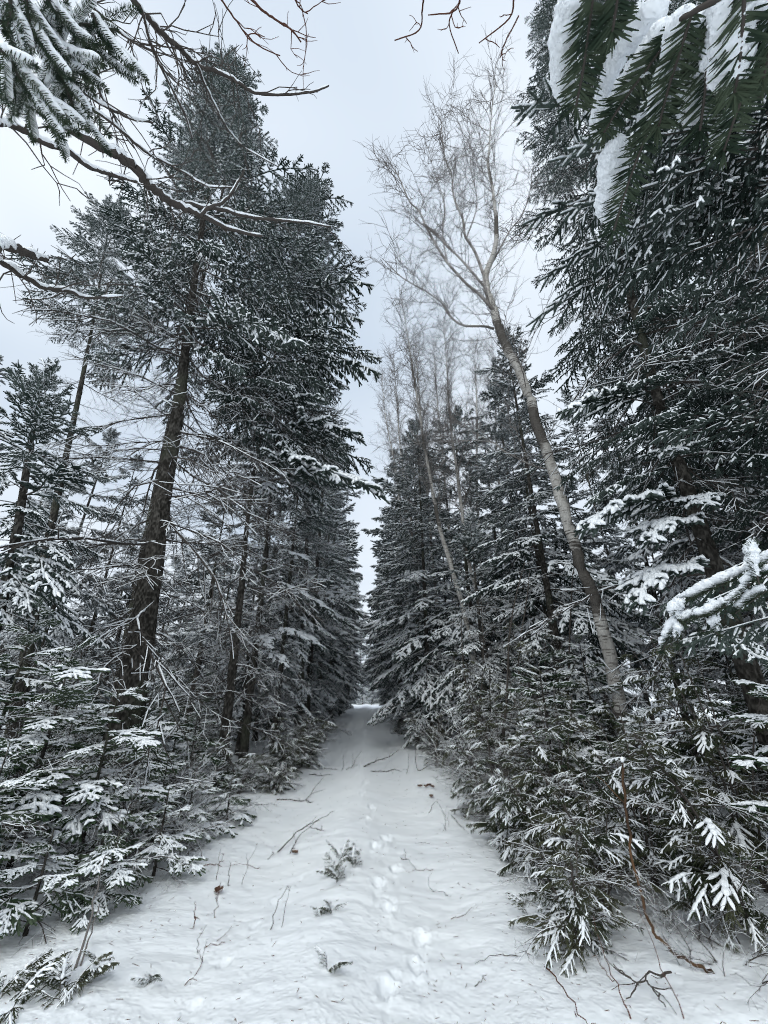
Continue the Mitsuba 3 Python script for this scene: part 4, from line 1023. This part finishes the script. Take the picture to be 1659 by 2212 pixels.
for j, tw in enumerate(NF):
    a = np.array(tw)
    low = a[:, :3] - Z * a[:, 3:] * 0.75
    m, g, w = MB(), MB(), MB()
    m.tube(catmull(low, 5), 0.003, 5, 0.1, rng)
    k = put(key, 'twig', m.ply('twig_wood', True))
    needle_rows(g, low, 0.004, 0.028, 0.0016, rng)
    stuff(put(k, 'needles', g.ply('near_needles')))
    cc = catmull(a, 6)
    k0 = 0
    while k0 < len(cc) - 2:
        e = min(k0 + int(rng.integers(4, 9)), len(cc) - 1)
        b = cc[k0:e + 1].copy()
        b[:, 3] *= rng.uniform(0.5, 0.95) * rng.uniform(0.85, 1.15, len(b))
        b[:, :3] += Z * rng.uniform(-0.006, 0.008)
        if len(b) > 2:
            lumpy(w, b, rng, 0.3, 16, 0.004, 50.0)
        k0 = e - (1 if rng.random() < 0.8 and e < len(cc) - 1 else 0)
        if e == len(cc) - 1:
            break
    crumbs(w, rng, 250, 0.0022)
    stuff(put(key, 'snow_pillow', w.ply('near_snow', True)))

for tip, org in (((1.2, 1.56, 1.86), (2.3, 1.35, 2.25)), ((1.17, 1.5, 1.76), (2.2, 1.2, 2.0)), ((1.3, 1.75, 1.95), (2.4, 1.5, 2.4))):
    put(key, 'bough', to_tip('near_flat', np.array(org), tip))

TL = [[(-0.899, 0.419, 3.042), (-0.886, 0.449, 3.086), (-0.842, 0.465, 3.151), (-0.795, 0.478, 3.215), (-0.727, 0.506, 3.281)], [(-0.798, 0.383, 3.052), (-0.824, 0.421, 3.062), (-0.836, 0.467, 3.077), (-0.838, 0.510, 3.097), (-0.847, 0.583, 3.102), (-0.860, 0.628, 3.113)],
      [(-0.786, 0.404, 3.110), (-0.798, 0.451, 3.149), (-0.798, 0.492, 3.195), (-0.787, 0.541, 3.243)], [(-0.863, 0.437, 2.936), (-0.857, 0.460, 2.953), (-0.863, 0.494, 2.958), (-0.863, 0.526, 2.967)], [(-0.912, 0.492, 2.948), (-0.910, 0.531, 2.977), (-0.906, 0.564, 3.008), (-0.883, 0.620, 3.041)],
      [(-0.829, 0.387, 3.033), (-0.851, 0.417, 3.042), (-0.876, 0.438, 3.050)], [(-0.852, 0.482, 3.111), (-0.836, 0.508, 3.131), (-0.835, 0.549, 3.137), (-0.852, 0.586, 3.134)], [(-0.748, 0.463, 3.227), (-0.754, 0.496, 3.243), (-0.747, 0.528, 3.265)]]
key = thing('spruce_bough', 'dark close spruce bough with snow sausages in the top left corner', 'branch')
for j, tw in enumerate(TL):
    a = catmull(np.array(tw), 4)
    m, g, w = MB(), MB(), MB()
    m.tube(a, 0.004, 5, 0.1, rng)
    k = put(key, 'twig', m.ply('twig_wood', True))
    kids = [a]
    for q in range(2, len(a) - 1, 3):
        for sd in (-1, 1):
            t = unit(a[q + 1] - a[q - 1])
            d = unit(t * 0.7 + sd * np.cross(t, Z) * 0.8 + np.array([0, 0, rng.uniform(-0.6, 0.1)]))
            kids.append(curve(a[q], d, rng.uniform(0.06, 0.13), 4, rng, 0.12, (0, 0, -0.2)))
    for kd in kids:
        needle_rows(g, kd, 0.0042, 0.016, 0.0011, rng, True)
        if rng.random() < 0.8:
            rr = rng.uniform(0.009, 0.015) * np.ones(len(kd))
            rr[-1] *= 0.7
            lumpy(w, np.column_stack([kd + Z * 0.012, rr]), rng, 0.2, 12, 0.008, 60.0)
    stuff(put(k, 'needles', g.ply('near_needles')))
    if w.n:
        stuff(put(k, 'snow', w.ply('snow', True)))

# ------------------------------------------------------------------ fallen branches, twigs and seedlings on the snow
def lying(name, label, lines, r0, seed, bsdf='twig_wood', rise=0.03, cat='twig', group=None, twigs=0):
    rng = np.random.default_rng(seed)
    key = thing(name, label, cat, group)
    m = MB()
    for li, ln in enumerate(lines):
        q = catmull(np.array([(x, y, gz(x, y) + (z if len(pt) > 2 else rise * rng.uniform(0.2, 1.2))) for pt in ln for x, y, z in [(*pt, 0)[:3]]]), 4)
        q[1:-1] += rng.normal(0, 0.006, (len(q) - 2, 3))
        r = r0 * 0.72
        m.tube(q, np.linspace(r * (1 if li == 0 else 0.7), r * 0.4, len(q)), 5, 0.12, rng)
        for _ in range(twigs):
            k = int(rng.integers(1, len(q) - 1))
            m.tube(curve(q[k], unit(unit(q[k + 1] - q[k]) + rng.normal(0, 0.6, 3) * [1, 1, 0.4] + Z * 0.12), rng.uniform(0.1, 0.3), 4, rng, 0.2), np.linspace(r * 0.5, r * 0.25, 5), 4)
    scene[key] = m.ply(bsdf, True)


lying('fallen_branch', 'forked grey branch lying left of the path middle', [[(-0.99, 5.76, 0.02), (-0.87, 6.30, 0.06), (-0.63, 6.68, 0.07), (-0.46, 7.05, 0.05)], [(-0.85, 5.73, 0.0), (-0.80, 6.24, 0.05), (-0.62, 6.64, 0.07)], [(-0.72, 6.5, 0.06), (-0.52, 6.23, 0.03)]], 0.009, 1401, cat='branch', twigs=2)
lying('fallen_branch', 'bare branch lying across the path at left, farther off', [[(-1.28, 10.59), (-1.02, 10.67), (-0.76, 10.59)], [(-1.05, 11.42), (-0.75, 11.33), (-0.58, 11.09), (-0.62, 12.2, 0.2)]], 0.012, 1402, cat='branch', twigs=2)
lying('fallen_branch', 'slanting fallen branch in the middle of the path, thickest of them', [[(-0.07, 10.92), (0.16, 11.70, 0.06), (0.57, 12.6, 0.12), (0.9, 13.4, 0.2)]], 0.018, 1403, cat='branch', twigs=5)
lying('fallen_branch', 'curling twiggy branch on the right half of the path', [[(0.08, 10.63), (0.38, 10.83), (0.66, 11.44), (0.90, 10.82), (1.0, 11.5, 0.3)]], 0.011, 1404, cat='branch', twigs=6)
lying('fallen_branch', 'branch arching out of the right thicket onto the path', [[(1.69, 11.01, 0.15), (1.42, 10.94, 0.1), (1.14, 10.74, 0.05), (1.12, 10.9, 0.4), (1.14, 11.0, 0.75)]], 0.014, 1405, cat='branch', twigs=4)
lying('fallen_branch', 'branch with a long spur at the left path edge', [[(-1.5, 8.18), (-1.29, 8.20), (-1.04, 8.27), (-0.98, 9.10, 0.06), (-0.88, 9.8, 0.1)], [(-1.04, 8.27), (-0.9, 8.1)]], 0.011, 1406, cat='branch', twigs=3)
lying('fallen_branch', 'small twiggy branch between the left and middle fallen branches', [[(-0.49, 10.98), (-0.35, 11.01), (-0.30, 11.7, 0.08), (-0.15, 12.4, 0.16)]], 0.011, 1407, cat='branch', twigs=3)
lying('twig', 'straight twig on the snow near the right path edge', [[(1.21, 7.06), (1.24, 6.64), (1.27, 6.30)]], 0.006, 1411)
lying('twig', 'crooked twig right of the hare tracks', [[(0.37, 5.48, 0.03), (0.45, 5.42, 0.03), (0.51, 5.23, 0.01)], [(0.43, 5.44, 0.03), (0.42, 5.5, 0.1)]], 0.005, 1412)
lying('twig', 'thin upright forked twig at the right path edge', [[(1.03, 6.50, 0.0), (1.04, 6.5, 0.14), (1.07, 6.52, 0.26)], [(1.04, 6.5, 0.1), (1.0, 6.5, 0.2)]], 0.004, 1413)
lying('twig', 'bent twig at the right path edge behind the upright fork', [[(0.93, 7.38, 0.0), (1.08, 7.58, 0.08), (1.14, 7.12, 0.0)]], 0.006, 1414)
lying('twig', 'brown cane leaning up from the bottom edge at right', [[(1.15, 3.52, 0.015), (1.16, 3.32, 0.03), (1.16, 3.06, 0.03), (1.17, 2.9, 0.02)]], 0.006, 1415, 'red_twig')
lying('twig', 'bare upright stem rising from the snow at lower right', [[(1.43, 3.05, 0.0), (1.45, 3.2, 0.06), (1.49, 3.4, 0.14), (1.52, 3.52, 0.26)], [(1.45, 3.22, 0.07), (1.38, 3.3, 0.14)]], 0.005, 1416, 'red_twig')
lying('fallen_branch', 'grey branched stick half buried at lower right', [[(1.86, 3.33, 0.06), (1.7, 3.26, 0.07), (1.58, 3.2, 0.06), (1.48, 3.17, 0.02)], [(1.58, 3.2, 0.06), (1.5, 3.3, 0.1)], [(1.65, 3.23, 0.06), (1.66, 3.1, 0.02)]], 0.009, 1417, cat='branch', twigs=2)
lying('twig', 'tall thin stem standing at the lower right corner', [[(1.72, 3.05, 0.0), (1.7, 3.15, 0.2), (1.66, 3.2, 0.42)]], 0.004, 1418, 'red_twig')
lying('twig', 'short twig lying right of the tracks near the bottom', [[(0.67, 3.40), (0.78, 3.53)]], 0.004, 1419)
lying('twig', 'leaning broken twig on the left snow, bent at the top', [[(-0.7, 4.05, 0.0), (-0.68, 4.12, 0.1), (-0.62, 4.15, 0.2), (-0.59, 4.15, 0.17)], [(-0.62, 4.05, 0.0), (-0.6, 4.12, 0.14), (-0.59, 4.15, 0.2)]], 0.0045, 1420)
lying('twig', 'upright seed stalk on the left snow, taller one', [[(-1.21, 4.36, 0.0), (-1.205, 4.37, 0.12), (-1.2, 4.37, 0.22)], [(-1.205, 4.37, 0.1), (-1.24, 4.37, 0.16)], [(-1.205, 4.37, 0.15), (-1.17, 4.37, 0.2)]], 0.006, 1421, 'leaf_litter')
lying('twig', 'upright seed stalk on the left snow, shorter one', [[(-1.32, 4.22, 0.0), (-1.33, 4.23, 0.09), (-1.34, 4.23, 0.15)], [(-1.33, 4.23, 0.06), (-1.28, 4.22, 0.05)]], 0.006, 1422, 'leaf_litter')
lying('twig', 'thin dark stalk standing left of the brown leaf', [[(-1.43, 5.05, 0.0), (-1.43, 5.06, 0.25)]], 0.005, 1423)
lying('twig', 'thin dark stalk standing right of the brown leaf', [[(-1.28, 4.94, 0.0), (-1.3, 4.96, 0.17)]], 0.006, 1424)
lying('twig', 'pale slanting weed stem right of the brown leaf', [[(-1.17, 5.0, 0.0), (-1.14, 5.05, 0.15), (-1.08, 5.1, 0.3)], [(-1.14, 5.05, 0.14), (-1.17, 5.05, 0.22)]], 0.0045, 1425, 'pale_twig')
lying('fallen_branch', 'snowy dead stick sticking up at the left foreground bank', [[(-1.86, 3.66, 0.0), (-1.98, 3.95, 0.22), (-2.1, 4.2, 0.42)], [(-1.84, 3.68, 0.0), (-1.95, 3.97, 0.2)]], 0.012, 1426, 'pale_twig', cat='branch')
lying('twig', 'curved brown stick lying by the left path edge', [[(-1.71, 5.29), (-1.62, 5.36), (-1.52, 5.36), (-1.5, 5.5)]], 0.007, 1427, 'red_twig', twigs=2)
for j in range(26):
    r = np.random.default_rng(1450 + j)
    y = 3.4 + 8 * r.random() ** 1.3
    x = PATH_X + r.choice((-1, 1)) * r.uniform(0.7, 1.6)
    a = r.uniform(0, 3.14)
    up = r.random() < 0.5
    l = r.uniform(0.06, 0.2)
    ln = [[(x, y, 0.0), (x + r.normal(0, 0.02), y, l * 0.5), (x + r.normal(0, 0.04), y, l)]] if up else [[(x, y), (x + l * math.cos(a), y + l * math.sin(a)), (x + 2 * l * math.cos(a + 0.3), y + 2 * l * math.sin(a + 0.3))]]
    lying('twig', 'small bare twig poking from the snow beside the path middle', ln, 0.0035, 1480 + j, 'red_twig' if j % 2 else 'twig_wood', 0.012, group='small twigs on the path snow')

rl = np.random.default_rng(1700)
n = 1500
ly = 3.0 + 12 * rl.random(n) ** 1.6
lx = PATH_X + rl.choice((-1, 1), n) * np.abs(rl.normal(1.3, 0.75, n))
lz = ground_z(lx, ly)
a = rl.uniform(0, 6.28, n)
l = rl.uniform(0.004, 0.022, n) * (1 + rl.random(n) ** 6)
o = np.stack([lx, ly, lz + 0.002], 1)
d = np.stack([np.cos(a) * l, np.sin(a) * l, rl.normal(0, 0.15, n) * l], 1)
m = MB()
m.spindles(o - d, o + d, rl.uniform(0.001, 0.003, n), 0.0012, 0, ((0, .6), (.5, 1), (1, .5)), 3, rl, 0.3)
scene['litter'] = m.ply('leaf_litter')
labels['litter'] = {'label': 'fallen needles and bark bits sprinkled over the snow', 'category': 'litter', 'kind': 'stuff'}

# the orange brown stem bent over at right
key = thing('bent_stem', 'orange brown bare stem bending up out of the right thicket', 'sapling')
m, w = MB(), MB()
p = catmull([(2.3, 3.42, gz(2.3, 3.42) - 0.04), (2.12, 3.45, 0.03), (1.98, 3.52, 0.1), (1.925, 3.6, 0.2), (1.99, 3.75, 0.5), (2.07, 3.84, 0.856), (2.11, 3.85, 1.08)], 6)
p[1:-1] += np.random.default_rng(4).normal(0, 0.006, (len(p) - 2, 3))
m.tube(p, np.linspace(0.0085, 0.0105, len(p)), 8, 0.14, np.random.default_rng(5))
put(key, 'stem', m.ply('orange_bark', True))
m = MB()
m.tube(curve((2.06, 3.82, 0.8), (-0.5, 0, 0.9), 0.3, 5, np.random.default_rng(6), 0.2), np.linspace(0.005, 0.003, 6), 5)
put(key, 'twig', m.ply('orange_bark', True))
lumpy(w, [(2.11, 3.85, 1.085, 0.014), (2.115, 3.85, 1.11, 0.017), (2.12, 3.85, 1.13, 0.012)], np.random.default_rng(7), 0.2, 12, 0.006, 50)
put(key, 'snow', w.ply('snow', True))


def seedling(label, spots, seed, size=0.2):
    rng = np.random.default_rng(seed)
    key = thing('seedling', label, 'seedling')
    for x, y in spots:
        z = gz(x, y)
        for q in range(3):
            put(key, 'spray', place(('cedar_b', 'cedar_c', 'cedar_a')[q % 3], (x, y, z - 0.005), rng.uniform(0, 6.28), rng.uniform(0.35, 1.25), size * 0.85 * rng.uniform(0.8, 1.3), 0, rng.random() < 0.5))


seedling('largest snow loaded seedling on the path middle, drooping brown sprays', [(-0.26, 5.13), (-0.30, 4.85), (-0.12, 4.98), (-0.26, 4.66)], 1501, 0.22)
seedling('small half buried seedling on the path middle, before the largest one', [(-0.26, 4.17), (-0.34, 4.1)], 1502, 0.13)
seedling('single brown seedling nearest the bottom edge on the path middle', [(-0.22, 3.42)], 1503, 0.16)
seedling('lone seedling on the left snow near the bottom edge', [(-1.30, 3.52)], 1504, 0.14)
seedling('dried fern like sprays on the left foreground bank', [(-1.72, 3.5), (-1.66, 3.56), (-1.78, 3.44), (-1.74, 3.34)], 1505, 0.24)
seedling('dried sprays in the bottom left corner', [(-1.96, 3.28), (-2.06, 3.5), (-2.1, 3.34)], 1506, 0.24)
seedling('green brown sprig at the right thicket foot', [(1.3, 4.2), (1.34, 4.36)], 1507, 0.2)


def leaf(label, x, y, size, seed, group=None):
    rng = np.random.default_rng(seed)
    key = thing('dead_leaf', label, 'leaf', group)
    n = 9
    t = np.linspace(0, 1, n)
    w = np.sin(np.pi * np.clip(t, 0.03, 0.97)) ** 0.7 * 0.42
    a = rng.uniform(0, 6.28)
    v = []
    for k in range(n):
        for sd in (-1, 0, 1):
            q = np.array([t[k] - 0.5, sd * w[k], 0.22 * abs(sd) + 0.25 * (t[k] - 0.5) ** 2 + rng.normal(0, 0.015)]) * size
            v.append([x + q[0] * math.cos(a) - q[1] * math.sin(a), y + q[0] * math.sin(a) + q[1] * math.cos(a), gz(x, y) + 0.02 + q[2]])
    f = [[k * 3 + c + o for o in tri] for k in range(n - 1) for c in (0, 1) for tri in ((0, 1, 4), (0, 4, 3))]
    top = np.array(v)
    bot = top - [0, 0, 0.002]
    f = np.array(f)
    scene[key] = mikit.ply((np.vstack([top, bot]), np.vstack([f, f[:, ::-1] + len(top)])), 'leaf_litter', True)


leaf('brown curled leaf lying on the left snow', -1.32, 4.77, 0.09, 1601)
leaf('reddish leaf by the forked fallen branch', -0.79, 5.7, 0.07, 1602)
for j, (x, y) in enumerate([(1.12, 9.15), (1.2, 9.3), (1.02, 9.25), (1.1, 8.3), (1.24, 9.1)]):
    leaf('dead reddish leaf at the right path edge', x, y, 0.1, 1610 + j, 'dead leaves at the right path edge')
for k in [k for k in scene if k.count('__') == 1 and k.split('__')[1].split('_0')[0] in ('bough', 'dead_branch', 'frond', 'spray', 'branch')]:
    for q in ('needles', 'snow', 'stem'):
        labels[k + '__' + q] = {'kind': 'stuff'}
